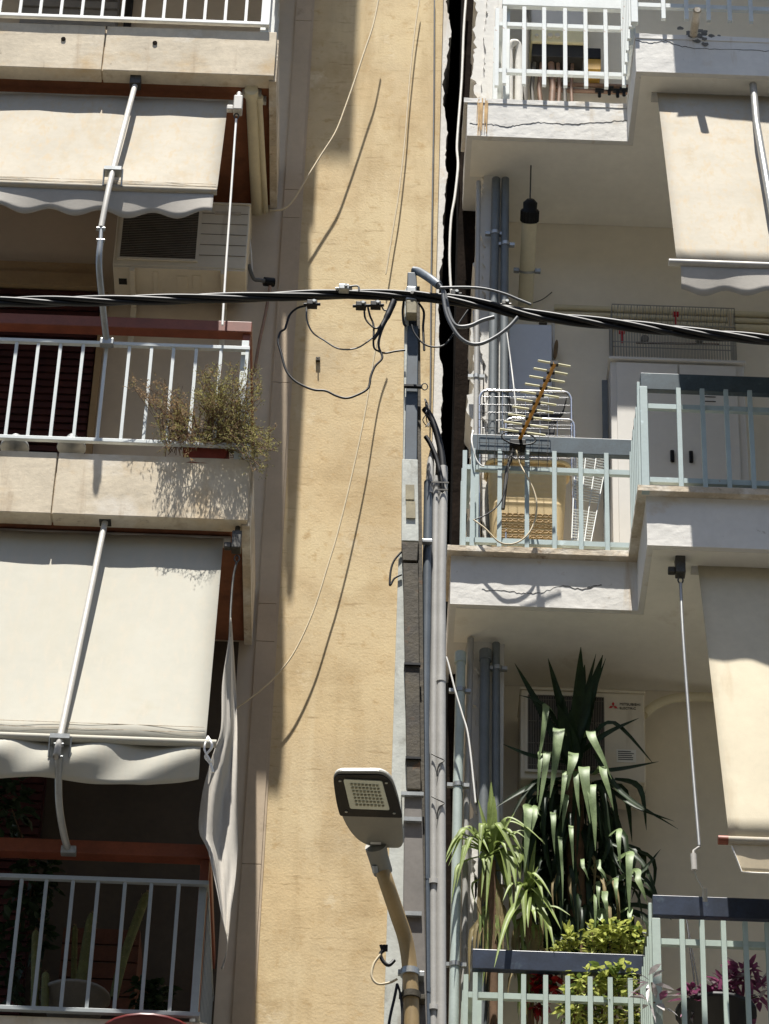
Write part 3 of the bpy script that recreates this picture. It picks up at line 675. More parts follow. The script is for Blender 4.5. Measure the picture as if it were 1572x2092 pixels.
# ---------------------------------------------------------------- overhead line: bundle of twisted cores
def yc(x): return 12.02+.12*math.exp(-((x-840)/420)**2) if x < 840 else 12.14-.29*((x-840)/700)
path = [(-80, 617), (0, 617), (150, 615), (300, 612), (430, 609), (560, 606), (660, 602), (760, 602), (842, 606), (920, 613), (1000, 626), (1080, 643), (1200, 656), (1320, 668), (1440, 682), (1572, 695), (1680, 706)]
ctr = smooth_path([U(x, y, yc(x)) for x, y in path], 14)
line = thing('power_line', 'thick bundle of twisted black overhead cables crossing the whole view past the pole top', 'cable', ctr[len(ctr)//2])
dist = [0]
for a, b in zip(ctr[:-1], ctr[1:]): dist.append(dist[-1]+(b-a).length)
for k in range(4):
    pts = []
    for p, d_ in zip(ctr, dist):
        t = (d_+.12*math.sin(d_*1.7))/1.25*2*math.pi+k*math.pi/2; lo = 1+.5*max(0, math.sin(d_*2.1+k))*(1 if p.x > .1 else .35)
        pts.append(p+V((0, math.cos(t), math.sin(t)))*.0145*lo)
    MB().tube(pts, .0118, 8).build('core', 'black cable', line)
def connector(px, py, Y, w=.05, h=.028, m='black plastic', bolt=True):
    c = U(px, py, Y-.03); mb = MB().box(c.x-w/2, c.x+w/2, c.y-.02, c.y+.02, c.z-h/2, c.z+h/2).tube([c+V((-w*.8, 0, -.003)), c+V((w*.8, 0, .004))], h*.3, 8)
    mb.tube([c+V((0,0,h*.4)), c+V((0,0,h*.95))], .008, 6)
    o = mb.build('connector', m, line, bevel=.003)
    if bolt: MB().tube([c+V((w*.2,-.02,0)), c+V((w*.2,-.032,0))], .008, 8).build('bolt', 'steel light', o)
connector(638, 622, 12.12); connector(703, 590, 12.12, .05, .03, 'steel light'); connector(738, 625, 12.12); connector(768, 624, 12.12)
connector(930, 602, 12.14, .04, .03); connector(1033, 622, 12.14, .035, .025, 'steel dark'); connector(1060, 640, 12.14, .06, .04); connector(1110, 655, 12.14, .04, .025)
w = wire([(700, 588), (730, 584), (734, 594)], 12.08, .005); w.build('connector_tail', 'grey cable', line)
def cable(pts, Y, r, m, label, cat='cable', group=None, n=6):
    return tag(wire(pts, Y, r, n).build('cable', m), label, cat, group)
Yl = 12.14
q = lambda x, y: (540+x/3.417, 520+y/3.417)
cable([q(290, 358), q(230, 375), q(180, 420), q(155, 490), q(145, 520), q(112, 545), q(98, 610), q(120, 690), q(150, 800), q(200, 870), q(270, 915), q(350, 945), q(430, 952), q(500, 985), q(570, 1003), q(640, 985), q(725, 935), q(745, 850), q(775, 780), q(825, 720), q(800, 640), q(815, 550), q(870, 420)], Yl, .0058, 'black cable', 'long drooping black cable loop hanging in front of the ochre wall, lowest of the loops')
cable([q(297, 370), q(300, 460), q(340, 545), q(420, 600), q(500, 650), q(570, 663), q(650, 652), q(720, 610), q(800, 540), q(860, 430)], Yl+.02, .0042, 'grey cable', 'pale thin cable sagging inside the big black loop by the pole')
cable([q(700, 370), q(705, 440), q(740, 490), q(785, 515), q(830, 470), q(870, 400)], Yl+.01, .0048, 'black cable', 'short black cable curling under the two connectors left of the pole top')
cable([q(725, 370), q(740, 430), q(765, 500), q(765, 640), q(800, 675), q(850, 688), q(920, 675), q(985, 668)], Yl+.015, .005, 'black cable', 'black cable dropping from the left connectors and running into the pole side')
tag(MB().tube(smooth_path([U(*q(905, 325), Yl), U(*q(885, 375), Yl), U(*q(850, 450), Yl), U(*q(800, 540), Yl), U(*q(765, 590), Yl)], 5), [.017]*5+[.016]*5+[.013]*5+[.009]*6, 10).build('cable', 'black cable'), 'thick taped bunch of black tails hanging just left of the pole top', 'cable')
cable([q(820, 360), q(840, 390), q(880, 385)], Yl, .004, 'black cable', 'tiny black jumper between the right connector and the taped bunch')
tag(MB().tube(smooth_path([U(845, 553, 12.2), U(858, 556, 12.18), U(880, 570, 12.1), U(897, 583, 12.06)], 5), .021, 12).build('cable', 'conduit blue'), 'thick grey flexible sleeve bending off the top of the pole', 'cable sleeve')
cable([(896, 580), (908, 598), (914, 625), (922, 652), (935, 667), (960, 666), (985, 655), (1010, 648)], 12.05, .0105, 'grey cable', 'grey cable leaving the sleeve and curving right under the bundle')
cable([(905, 590), (912, 640), (932, 680), (955, 700), (980, 703), (1010, 690), (1040, 668), (1058, 648)], 12.03, .0095, 'grey cable', 'grey cable with the deepest sag right of the pole, rising to the big connector')
cable([(900, 588), (950, 587), (990, 590), (1030, 600), (1060, 612), (1085, 622)], 12.02, .007, 'grey cable', 'grey cable arching above the bundle right of the pole')
cable([q(1030, 490), q(1050, 550), q(1110, 620), q(1180, 645), q(1260, 630), q(1330, 540), q(1360, 480), q(1425, 385)], 12.08, .0045, 'black cable', 'thin black cable slung low between the pole and the bundle on its right')
cable([q(1080, 340), q(1115, 400), q(1110, 500), q(1112, 560), q(1118, 670)], 12.16, .006, 'black cable', 'black cable running down the right edge of the pole head')
cable([q(975, 330), q(968, 400), q(975, 480), q(990, 500)], 12.17, .006, 'black cable', 'black cable running down the left edge of the pole head')
h_ = U(650, 736, YW-.004); tag(MB().box(h_.x-.012, h_.x+.012, YW-.02, YW-.001, h_.z-.012, h_.z+.012).tube([h_+V((0, -.02, 0)), h_+V((0, -.03, -.012))], .004, 6).build('wall_hook', 'rust plate'), 'tiny rusty hook fixed to the ochre wall inside the black loop', 'hook')
# cables on the ochre wall
Yw = YW-.045
cc = lambda x, y: (540+x/3.417, y/3.417)
cable([cc(800, -10), cc(760, 180), cc(700, 360), cc(640, 540), cc(570, 740), cc(500, 920), cc(400, 1080), cc(300, 1240), cc(200, 1400), cc(130, 1460), cc(40, 1468)], Yw-.1, .0055, 'cream cable', 'cream cable slanting across the upper ochre wall to the left balcony corner')
cable([cc(1085, -10), cc(1050, 230), cc(1010, 620), cc(985, 950), cc(940, 1350), cc(900, 1600), cc(850, 1914)], Yw, .0045, 'cream cable', 'cream cable hanging straight down the upper ochre wall to the line')
cable([(788, 640), (770, 700), (745, 850), (715, 990), (690, 1090), (672, 1150), (640, 1250), (600, 1335), (560, 1385), (520, 1420), (484, 1446)], Yw-.06, .0045, 'cream cable', 'cream cable slanting down the lower ochre wall to the left, below the line')
cable([(888, -10), (887, 200), (884, 400), (881, 600), (880, 760), (878, 860)], Yw+.02, .0045, 'grey cable', 'grey cable clipped along the right edge of the ochre wall')
cable([(953, -10), (948, 60), (944, 160), (938, 240), (934, 300), (936, 340), (930, 400), (922, 450), (919, 520), (921, 580), (924, 605)], YW-.1, .0075, 'white cable', 'white cable dangling in the dark joint between the two houses')
cable([(912, 1342), (918, 1362), (930, 1410), (945, 1460), (958, 1510), (972, 1640)], 13.5, .005, 'white cable', 'white cable slanting from the grey conduits to the lower right pipes')
cable([(820, 1128), (806, 1145), (799, 1165), (797, 1196), (806, 1182), (821, 1174)], 12.2, .005, 'black cable', 'short black wire stub sticking out left of the rusty pole plates')
# ---------------------------------------------------------------- conduits beside the pole
def pipe(pts, Y, r, m, label, cat='pipe', group=None, n=14, name='conduit', sub=1):
    P = [U(p[0], p[1], p[2] if len(p) > 2 else Y) for p in pts]
    if sub > 1: P = smooth_path(P, sub)
    return tag(MB().tube(P, r, n).build(name, m), label, cat, group)
YK = 12.28
cg = 'service conduits beside the pole'
t0 = thing('conduit', 'dark blue-grey conduit, nearest the pole of the three standing pipes', 'conduit', U(870, 2190, YK), cg)
MB().tube([U(872, 2200, YK), U(868, 1500, YK), U(876, 985, YK)], .0215, 16).build('pipe', 'conduit blue', t0)
MB().tube([U(878, 1010, YK), U(880, 948, YK-.0), U(884, 905, YK)], [.0215, .018, .004], 14).build('end_cap', 'conduit grey', t0)
t1 = thing('conduit', 'pale grey conduit in the middle of the three standing pipes', 'conduit', U(886, 2190, YK), cg)
MB().tube([U(886, 2200, YK), U(886, 1500, YK), U(892, 975, YK)], .0165, 14).build('pipe', 'conduit grey', t1)
t2 = thing('conduit', 'wide pale grey conduit with tie marks, rightmost of the three standing pipes', 'conduit', U(900, 2190, YK), cg)
MB().tube([U(902, 2200, YK), U(901, 1600, YK), U(902, 1200, YK), U(906, 990, YK), U(906, 955, YK)], .0215, 16).build('pipe', 'conduit grey', t2)
for (t, pts) in ((t0, ((868, 1795), (870, 2025))), (t1, ((886, 1803), (886, 2060))), (t2, ((901, 1390),))):
    for (x, y) in pts:
        c = U(x, y, YK); MB().tube([c-V((0,0,.012)), c+V((0,0,.012))], .0245, 14).build('collar', 'conduit blue' if t is t0 else 'conduit grey', t)
for (t, y, x0, x1) in ((t1, 985, 878, 917), (t2, 1000, 890, 915)):
    p = U((x0+x1)/2, y, YK-.03); MB().box(U(x0, y, YK).x, U(x1, y, YK).x, YK-.03, YK-.026, p.z-.004, p.z+.004).build('strap', 'steel dark', t)
for y in (1540, 1627):
    P = [U(882, y, YK-.025), U(893, y+6, YK-.03), U(908, y+14, YK-.025), U(897, y+22, YK-.028), U(893, y+46, YK-.02)]
    MB().tube(smooth_path(P, 4), .003, 6).build('tie_wire', 'steel dark', t2)
p = U(873, 1105, YK-.04); MB().box(p.x-.03, p.x+.025, p.y-.005, p.y+.02, p.z-.01, p.z+.01).build('clamp', 'steel light', t0, bevel=.003)
tag(MB().tube(smooth_path([U(868, 835, YK), U(880, 852, YK), U(893, 885, YK), U(902, 925, YK), U(906, 965, YK)], 6), .0165, 12).build('cable', 'black cable'), 'thick black cable bowing over into the rightmost pale conduit', 'cable')
tag(MB().tube(smooth_path([U(870, 892, YK-.02), U(880, 908, YK-.02), U(893, 940, YK-.02), U(903, 985, YK-.02), U(905, 1010, YK-.01)], 6), .011, 12).build('cable', 'black cable'), 'thinner black cable bowing over in front of the thick one', 'cable')
mb = MB()
for k in range(5):
    P = [U(868+rnd.uniform(-3, 3), 815, YP-.02)]+[U(872+rnd.uniform(-9, 9), 830+14*j, YP-.03+rnd.uniform(-.02, .02)) for j in range(4)]
    mb.tube(smooth_path(P, 4), .0025, 5)
tag(mb.build('wire_tangle', 'black cable'), 'tangle of thin black wires beside the pole above the bowing cables', 'wires')['kind'] = 'stuff'
# ---------------------------------------------------------------- street lamp on the pole
YLm = 11.9
lamp = thing('street_lamp', 'grey flat-headed LED street lamp on a bent ochre arm clamped to the pole', 'lamp', U(838, 2000, YP-.07))
arm = [U(842, 2120, YP-.075), U(839, 2000, YP-.08), U(830, 1925, YP-.1), U(812, 1868, YP-.17), U(793, 1812, YP-.25), U(780, 1772, YLm+.03)]
MB().tube(smooth_path(arm, 7), .032, 18).build('arm', 'lamp arm', lamp)
for y, x in ((1988, 838), (2035, 840)):
    c = U(x, y, YP-.08); MB().tube([c-V((0,0,.014)), c+V((0,0,.014))], .041, 16).box(c.x-.05, c.x-.02, c.y-.01, c.y+.01, c.z-.012, c.z+.012).box(c.x+.02, c.x+.06, c.y-.0, c.y+.08, c.z-.012, c.z+.012).build('arm_clamp', 'steel light' if y < 2000 else 'rust plate', lamp, bevel=.002)
MB().tube([U(783, 1782, YLm+.05), U(774, 1752, YLm-.01), U(768, 1728, YLm-.06)], [.041, .042, .046], 16).build('spigot', 'lamp body', lamp)
c = U(768, 1776, YLm+.0); MB().tube([c+V((0,.01,-.01)), c+V((-.004,-.01,.012))], .013, 10).build('spigot_bolt', 'steel light', lamp)
# head: outline traced in its own plane (slightly tilted), given as pixels unprojected on the sloping underside
h0, h1 = U(768, 1730, YLm-.05), U(742, 1580, YLm-.05-.57)
hn = V((0, h1.y-h0.y, h1.z-h0.z)); slope = (h1.z-h0.z)/(h1.y-h0.y)
def onhead(px, py):
    r = ray(px, py); k = (h0.z-CAM.z-slope*h0.y)/(r.z-slope*r.y)
    return CAM+r*k
def rnd_poly(pts, rad, n=6):
    out = []
    m_ = len(pts)
    for i in range(m_):
        p, a, b = V(pts[i]).to_2d() if False else V((*pts[i], 0)), V((*pts[i-1], 0)), V((*pts[(i+1) % m_], 0))
        r = rad[i]
        u = (a-p); v = (b-p); p0 = p+u.normalized()*min(r, u.length*.48); p1 = p+v.normalized()*min(r, v.length*.48)
        for k in range(n+1):
            t = k/n; out.append(tuple((p0*(1-t)**2+p*2*t*(1-t)+p1*t*t))[:2])
    return out
outl = rnd_poly([(678, 1578), (797, 1578), (821, 1650), (825, 1734), (742, 1732), (697, 1676)], [22, 30, 60, 16, 60, 60], 7)
fr = rnd_poly([(680, 1580), (796, 1581), (819, 1648), (823, 1669), (695, 1665), (687, 1636)], [18, 26, 30, 5, 5, 30], 6)
gl = rnd_poly([(702, 1588), (781, 1592), (797, 1651), (716, 1648)], [4, 4, 4, 4], 3)
def slab_(poly, lift0, lift1, shrink=1.0):
    P = [onhead(x, y) for x, y in poly]; c = sum(P, V())/len(P)
    n = len(P); vs = [p+V((0,0,lift0)) for p in P]+[c+(p-c)*shrink+V((0,0,lift1)) for p in P]
    return MB().add(vs, [tuple(range(n)), tuple(range(2*n-1,n-1,-1))]+[(i, i+n, (i+1)%n+n, (i+1)%n) for i in range(n)])
slab_(outl, 0, .014).build('head', 'lamp body', lamp, bevel=.006)
slab_(outl, .0145, .034, .95).build('housing', 'lamp white', lamp, bevel=.012)
slab_(fr, -.006, -.001).build('lens_frame', 'black plastic', lamp, bevel=.002)
le = slab_(gl, -.010, -.0065); le = le.build('lens', 'lamp glass', lamp)
mb = MB()
for i in range(8):
    for j in range(7):
        s, t = (i+1.2)/9.4, (j+.7)/7.6
        x = (709*(1-t)+722*t)*(1-s)+(779*(1-t)+794*t)*s; y = (1592*(1-s)+1596*s)*(1-t)+(1645*(1-s)+1648*s)*t
        c = onhead(x, y)-V((0,0,.0105)); mb.box(c.x-.005, c.x+.005, c.y-.006, c.y+.006, c.z-.003, c.z)
mb.build('led_chips', 'lamp led', le)['kind'] = 'stuff'
for (x, y) in ((695, 1592), (790, 1596), (708, 1655), (806, 1658)):
    c = onhead(x, y)-V((0,0,.006)); MB().tube([c, c-V((0,0,.004))], .006, 8).build('screw', 'steel light', lamp)
c = onhead(768, 1722); MB().box(c.x-.022, c.x+.022, c.y-.008, c.y+.008, c.z-.003, c.z-.0005).build('type_plate', 'label white', lamp)
# feed tube and wires by the lamp arm
pipe([(812, 1905, 12.24), (808, 1800, 12.24), (803, 1730, 12.24)], 12.24, .014, 'pole side', 'short pale tube behind the lamp arm, ending in black wires', 'tube', name='tube')
pipe([(797, 2200, 12.25), (803, 1920, 12.25)], 12.25, .02, 'pole side', 'pale flat feed strip under the short tube, left of the lamp arm foot', 'tube', name='tube')
k_ = thing('cable_splice', 'open black cable splice with three stubs beside the lamp arm', 'splice', U(785, 1945, 12.12))
MB().tube(smooth_path([U(806, 1962, 12.13), U(794, 1972, 12.12), U(782, 1962, 12.12), U(778, 1948, 12.12), U(787, 1940, 12.12)], 5), .008, 8).build('lead', 'black cable', k_)
for dx in (-6, 0, 6): MB().tube([U(786+dx*.6, 1944, 12.12), U(784+dx, 1930, 12.11)], .006, 8).build('stub', 'black cable', k_)
cable([(778, 1950), (764, 1970), (760, 1995), (772, 2010), (795, 2008), (812, 2000)], 12.11, .0055, 'cream cable', 'cream wire loop hanging beside the lamp arm foot')
cable([(812, 2010), (806, 2040), (797, 2080), (790, 2130)], 12.1, .006, 'black cable', 'black wire running down past the lamp arm foot')
cable([(812, 2010), (818, 2030), (822, 2070), (821, 2120)], 12.1, .005, 'black cable', 'second black wire below the wire loop, nearer the pole')
# ---------------------------------------------------------------- pipes on the right-hand column
rp = 'pipes on the white column'
def wallpipe(pts, Y, r, m, label, clamps=(), cap=None):
    P = [U(x, y, Y) for x, y in pts]; x = sum(p.x for p in P)/len(P)
    t = thing('wall_pipe', label, 'pipe', (x, Y, P[-1].z), rp)
    MB().tube([V((p.x, Y, p.z)) for p in P], r, 14).build('pipe', m, t)
    for y in clamps:
        z = zo(pts[0][0], y, Y); MB().tube([(x, Y, z-.012), (x, Y, z+.012)], r+.004, 14).box(x-r-.03, x-r-.003, Y-.01, Y+.012, z-.01, z+.01).box(x+r+.003, x+r+.03, Y-.01, Y+.012, z-.01, z+.01).build('pipe_clamp', 'steel light', t)
    if cap: 
        z = zo(pts[0][0], cap, Y); MB().tube([(x, Y, z-.03), (x, Y, z+.03)], r+.006, 14).build('socket', m, t)
    return t
YQ = 13.68
zt2 = zr[2]+.0
wallpipe([(978, 372), (975, 600), (971, 1118)], YQ, .014, 'conduit grey', 'thin white pipe on the upper column, leftmost of three', (770,))
wallpipe([(1014, 366), (1009, 600), (1004, 1118)], YQ, .024, 'pipe slate', 'slate grey pipe on the upper column, in the middle of three', (478,))
wallpipe([(1033, 366), (1031, 600), (1029, 1118)], YQ, .022, 'pipe slate', 'slate grey pipe at the right edge of the upper column', (500,))
wallpipe([(942, 1345), (936, 1600), (926, 2160)], YQ-.05, .024, 'pipe mint', 'pale mint pipe on the lower column, leftmost of four with a wide socket', (1412, 1605, 1972), 1345)
wallpipe([(962, 1305), (957, 1500), (952, 1700), (944, 2160)], YQ, .017, 'conduit grey', 'white pipe on the lower column, second from the joint')
wallpipe([(991, 1335), (989, 1600), (984, 2160)], YQ-.01, .026, 'pipe slate', 'slate grey pipe with white paint drips on the lower column', (), 1340)
wallpipe([(1014, 1315), (1014, 1600), (1012, 2160)], YQ, .020, 'pipe slate', 'slate grey pipe at the right edge of the lower column', (1366,))
# ---------------------------------------------------------------- air conditioners
def ac_unit(root, x0, x1, y0, y1, z0, z1, gx1, fins, vertical=False):
    MB().box(x0, x1, y0, y1, z0, z1).build('casing', 'ac casing', root, bevel=.008)
    MB().box(x0-.004, x1+.004, y0-.006, y1+.004, z1+.0005, z1+.014).build('lid', 'ac casing', root, bevel=.004)
    gx0 = x0+.035
    MB().box(gx0, gx1, y0-.004, y0-.001, z0+.05, z1-.035).build('fan_opening', 'ac dark', root)
    mb = MB(); fr = .014
    mb.box(gx0-fr, gx0, y0-.012, y0-.001, z0+.036, z1-.02).box(gx1, gx1+fr, y0-.012, y0-.001, z0+.036, z1-.02).box(gx0, gx1, y0-.012, y0-.001, z0+.036, z0+.05).box(gx0, gx1, y0-.012, y0-.001, z1-.035, z1-.02)
    mb.build('grille_frame', 'ac casing', root)
    mb = MB()
    if not vertical:
        for k in range(fins):
            z = z0+.055+(z1-z0-.095)*k/fins; mb.bar((gx0, y0-.009, z), (gx1, y0-.009, z), .004, .0035, V((0,0,1)))
    else:
        for k in range(fins):
            x = gx0+(gx1-gx0)*(k+.5)/fins; mb.bar((x, y0-.009, z0+.05), (x, y0-.009, z1-.035), .0035, .0035)
        for k in range(4):
            z = z0+.08+(z1-z0-.14)*k/3; mb.bar((gx0, y0-.006, z), (gx1, y0-.006, z), .003, .003, V((0,0,1)))
    mb.build('grille', 'ac grille', root)
    cx, cz = (gx0+gx1)/2, (z0+z1)/2; R_ = min(gx1-gx0, z1-z0)*.42
    mb = MB(); mb.tube([V((cx+R_*math.cos(a), y0-.0045, cz+R_*math.sin(a))) for a in [k*math.pi/16 for k in range(33)]], .004, 6, caps=False)
    for k in range(3):
        a = k*2.094+.4
        P = [V((cx, y0-.0046, cz)), V((cx+R_*.9*math.cos(a-.35), y0-.0046, cz+R_*.9*math.sin(a-.35))), V((cx+R_*.95*math.cos(a+.1), y0-.0046, cz+R_*.95*math.sin(a+.1))), V((cx+R_*.8*math.cos(a+.45), y0-.0046, cz+R_*.8*math.sin(a+.45)))]
        mb.add(P, [(0,1,2,3)])
    mb.build('fan', 'black plastic', root)
yA = 13.74
x0, x1 = xo(230, 545, yA), xo(503, 545, yA); z0 = zo(360, 545, yA); z1 = zo(505, 420, yA)
a1 = thing('air_conditioner', 'cream air conditioner with a horizontal-slat grille hung on brackets under the upper left awning', 'air conditioner', ((x0+x1)/2, yA, z0))
ac_unit(a1, x0, x1, yA, 14.02, z0, z1, xo(402, 500, yA), 30)
# pressed steel base seen from below
mb = MB(); mb.box(x0+.005, x1-.005, yA+.005, 14.015, z0-.012, z0-.0005); mb.build('base_pan', 'ac casing', a1)
mb = MB()
for (a, b, c_, d_) in ((.30, .34, .03, .2), (.48, .56, .06, .09), (.6, .66, .05, .1)): mb = MB().box(x0+(x1-x0)*a, x0+(x1-x0)*b, yA+c_, yA+d_+.05, z0-.018, z0-.0121); mb.build('pressed_rib', 'ac casing', a1, bevel=.002)
mb = MB().box(x0+.03, x0+.075, yA+.1, yA+.15, z0-.0135, z0-.0121); mb.build('drain_hole', 'ac dark', a1)
for px in (268, 456):
    x = xo(px, 570, yA); mb = MB().box(x-.014, x+.014, yA-.01, YW-.002, z0-.05, z0-.0185); mb.build('bracket_arm', 'ac casing', a1, bevel=.002)
    MB().box(x-.016, x+.016, YW-.03, YW-.002, z0-.30, z0-.051).build('bracket_upright', 'ac casing', a1, bevel=.002)
for k in range(5):
    z = z0+.09+(z1-z0-.16)*k/4; MB().box(xo(409, 500, yA), x1-.008, yA-.003, yA-.0008, z, z+.003).build('panel_groove', 'ac grille', a1)
MB().box(xo(439, 436, yA), xo(493, 436, yA), yA-.004, yA-.0008, zo(460, 439, yA), zo(460, 433, yA)).build('name_plate', 'stained trim', a1)
mb = MB().tube(smooth_path([U(508, 540, 13.9), U(518, 568, 13.95), U(530, 572, 13.97), U(545, 574, 14.0)], 5), .012, 8); mb.build('refrigerant_pipe', 'grey cable', a1)
MB().tube([U(540, 575, 14.0), U(560, 577, 14.02)], .026, 10).build('valve', 'black plastic', a1)
MB().tube(smooth_path([U(505, 470, 13.95), U(512, 500, 13.98), U(516, 560, 14.0)], 5), .004, 6).build('power_lead', 'white cable', a1)
tag(MB().tube(smooth_path([U(552, 585, 14.0), U(543, 640, 14.0), U(530, 700, 14.0), U(520, 760, 14.02)], 4), .009, 8).build('drain_hose', 'copper pipe'), 'thin reddish drain hose slanting down beside the left pilaster', 'hose')
# drain pipes under the upper slab end
zq = zl[2]-.03
def underpipe(pa, pb, r, label, m='cream plastic'):
    def onz(px, py, z):
        rr = ray(px, py); return CAM+rr*((z-CAM.z)/rr.z)
    a, b = onz(*pa, zq), onz(*pb, zq)
    t = thing('drain_pipe', label, 'pipe', a, 'drain pipes under the upper left balcony')
    MB().tube([a, b], r, 16).build('pipe', m, t)
    d_ = (b-a).normalized()
    MB().tube([b-d_*.02, b+d_*.03], r+.006, 16).build('end_cap', m, t)
    MB().tube([a-d_*.01, a+d_*.045], r+.005, 16).build('socket', m, t)
    MB().box(a.x-r-.02, a.x+r+.02, a.y+.03, a.y+.055, a.z+.0, a.z+.045).build('pipe_bracket', 'white tube', t)
    return t
underpipe((514, 186), (526, 436), .033, 'thick cream drain pipe running back under the end of the upper left balcony')
underpipe((530, 200), (543, 440), .017, 'thin cream drain pipe beside the thick one under the upper left balcony')
# right unit
yB = 13.80
x0, x1 = xo(1064, 1480, yB), xo(1318, 1480, yB); z1 = zo(1190, 1413, yB); z0 = z1-.53
a2 = thing('air_conditioner', 'white air conditioner with a red three-diamond logo behind the tall yucca', 'air conditioner', ((x0+x1)/2, yB, z0))
ac_unit(a2, x0, x1, yB, 14.06, z0, z1, xo(1235, 1480, yB), 46, True)
lx = xo(1253, 1442, yB); lz = zo(1253, 1443, yB); s = .026
mb = MB()
def rhomb(cx, cz, ang):
    d1 = V((math.sin(ang), 0, math.cos(ang))); sd = V((math.cos(ang), 0, -math.sin(ang)))
    p0 = V((cx, yB-.003, cz)); return [p0, p0+d1*s*.5+sd*s*.29, p0+d1*s, p0+d1*s*.5-sd*s*.29]
for ang in (0, 2.094, -2.094):
    mb.add(rhomb(lx, lz, ang), [(0,1,2,3)])
mb.build('logo', 'red paint', a2)
text('MITSUBISHI', 'lettering', 'label ink', (xo(1266, 1442, yB), yB-.002, zo(1266, 1441, yB)), .021, a2)
text('ELECTRIC', 'lettering', 'label ink', (xo(1266, 1442, yB), yB-.002, zo(1266, 1449, yB)), .019, a2)
la = MB().box(xo(1260, 1545, yB), xo(1300, 1545, yB), yB-.003, yB-.0008, zo(1280, 1558, yB), zo(1280, 1532, yB)).build('warning_label', 'label white', a2)
mb = MB(); zz0, zz1 = zo(1280, 1556, yB), zo(1280, 1534, yB)
for k in range(5):
    z = zz1-(zz1-zz0)*(k+.7)/5.4; mb.box(xo(1263, 1545, yB), xo(1263, 1545, yB)+.085*rnd.uniform(.7, 1), yB-.0045, yB-.0032, z, z+.004)
mb.build('label_print', 'label ink', la)['kind'] = 'stuff'
MB().tube(smooth_path([U(1316, 1460, 13.95), U(1340, 1440, 13.98), U(1375, 1427, 14.0), U(1420, 1424, 14.03), U(1470, 1426, 14.05)], 6), .024, 12).build('insulated_pipe', 'cream plastic', a2)
tag(MB().box(xo(1294, 1590, 13.97), xo(1318, 1590, 13.97), 13.97, YR-.002, zo(1300, 1620, 13.97), zo(1300, 1578, 13.97)).build('isolator_box', 'pot white', bevel=.004), 'small grey isolator box on the wall under the right air conditioner', 'electrical box')
# ---------------------------------------------------------------- left balcony: shrubs, pots, ornaments
def leaflet(mb, p, d, ln, w):
    d = d.normalized(); s_ = d.cross(V((rnd.uniform(-1,1), rnd.uniform(-1,1), rnd.uniform(-1,1))))
    if s_.length < 1e-3: return
    s_ = s_.normalized()*w; mb.add([p, p+d*ln*.5+s_, p+d*ln, p+d*ln*.5-s_], [(0,1,2,3)])
def wispy(label, boxes, Y, nst, m1, m2, base, spread=.22, name='dry_shrub', fan=.5):
    root = thing(name, label, 'shrub', base)
    st, l1, l2 = MB(), MB(), MB()
    for (x0, y0, x1, y1, n, mix_) in boxes:
        for k in range(n):
            tip = U(rnd.uniform(x0, x1), rnd.uniform(y0, y1), Y+rnd.uniform(-spread, spread*.35))
            b = base+V((rnd.uniform(-.12, .12), rnd.uniform(-.06, .06), rnd.uniform(0, .04)))
            mid = (b+tip)/2+V((rnd.uniform(-.04, .04), rnd.uniform(-.05, .03), rnd.uniform(.0, .08)))
            P = smooth_path([b, mid, tip], 5)
            if k % 2 == 0: st.tube(P, [.0022-.0012*i/len(P) for i in range(len(P))], 4, False)
            for q_ in range(3):
                t0 = rnd.uniform(.45, .98); i = min(int(t0*(len(P)-1)), len(P)-2)
                a_ = P[i].lerp(P[i+1], t0*(len(P)-1)-i); ax = (P[i+1]-P[i]).normalized()+V((rnd.uniform(-.9,.9), rnd.uniform(-.6,.6), rnd.uniform(-.2,.5)))
                b_ = a_+ax.normalized()*rnd.uniform(.025, .075)
                if q_ == 0: st.tube([a_, b_], .0012, 3, False)
                L_ = l1 if rnd.random() < mix_ else l2
                for r_ in range(7):
                    p = a_.lerp(b_, rnd.uniform(.1, 1))+V((rnd.gauss(0, .005), rnd.gauss(0, .005), rnd.gauss(0, .005)))
                    leaflet(L_, p, ax.normalized()*.6+V((rnd.uniform(-1,1), rnd.uniform(-1,1), rnd.uniform(-.6,1))), rnd.uniform(.009, .019), rnd.uniform(.0016, .003))
    st.build('stems', 'twig', root); 
    l1.build('foliage', m1, root)['kind'] = 'stuff'; l2.build('foliage', m2, root)['kind'] = 'stuff'
    return root
Yp = 12.965
bp1 = U(380, 925, 13.03)
wispy('brown half-dry wispy shrub leaning left out of the terracotta trough', [(258, 772, 320, 815, 20, .1), (300, 780, 375, 850, 34, .2), (320, 830, 395, 925, 62, .55), (330, 850, 400, 940, 18, .6)], Yp, 0, 'olive leaf', 'dry leaf', bp1, .1)
bp2 = U(452, 925, 13.03)
wispy('olive green wispy shrub at the railing corner, taller than the brown one', [(398, 750, 450, 830, 70, .9), (440, 740, 540, 830, 90, .85), (400, 820, 470, 910, 60, .9), (460, 820, 520, 910, 50, .85), (490, 850, 525, 950, 30, .9), (505, 875, 568, 930, 45, .95), (510, 900, 555, 965, 22, .95)], Yp, 0, 'olive leaf', 'dry leaf', bp2, .12)
tr_ = MB(); b_ = (xo(372, 925, 13.03), xo(468, 925, 13.03)); zt_ = tl[3]
tr_.hexa([(b_[0]+.02, 13.0, zt_-.04), (b_[1]-.02, 13.0, zt_-.04), (b_[1]-.02, 13.14, zt_-.04), (b_[0]+.02, 13.14, zt_-.04), (b_[0], 12.985+.02, zt_+.1), (b_[1], 12.985+.02, zt_+.1), (b_[1], 13.16, zt_+.1), (b_[0], 13.16, zt_+.1)])
tag(tr_.build('plant_trough', 'terracotta', bevel=.006), 'terracotta trough under the wispy shrubs on the balcony edge', 'planter')
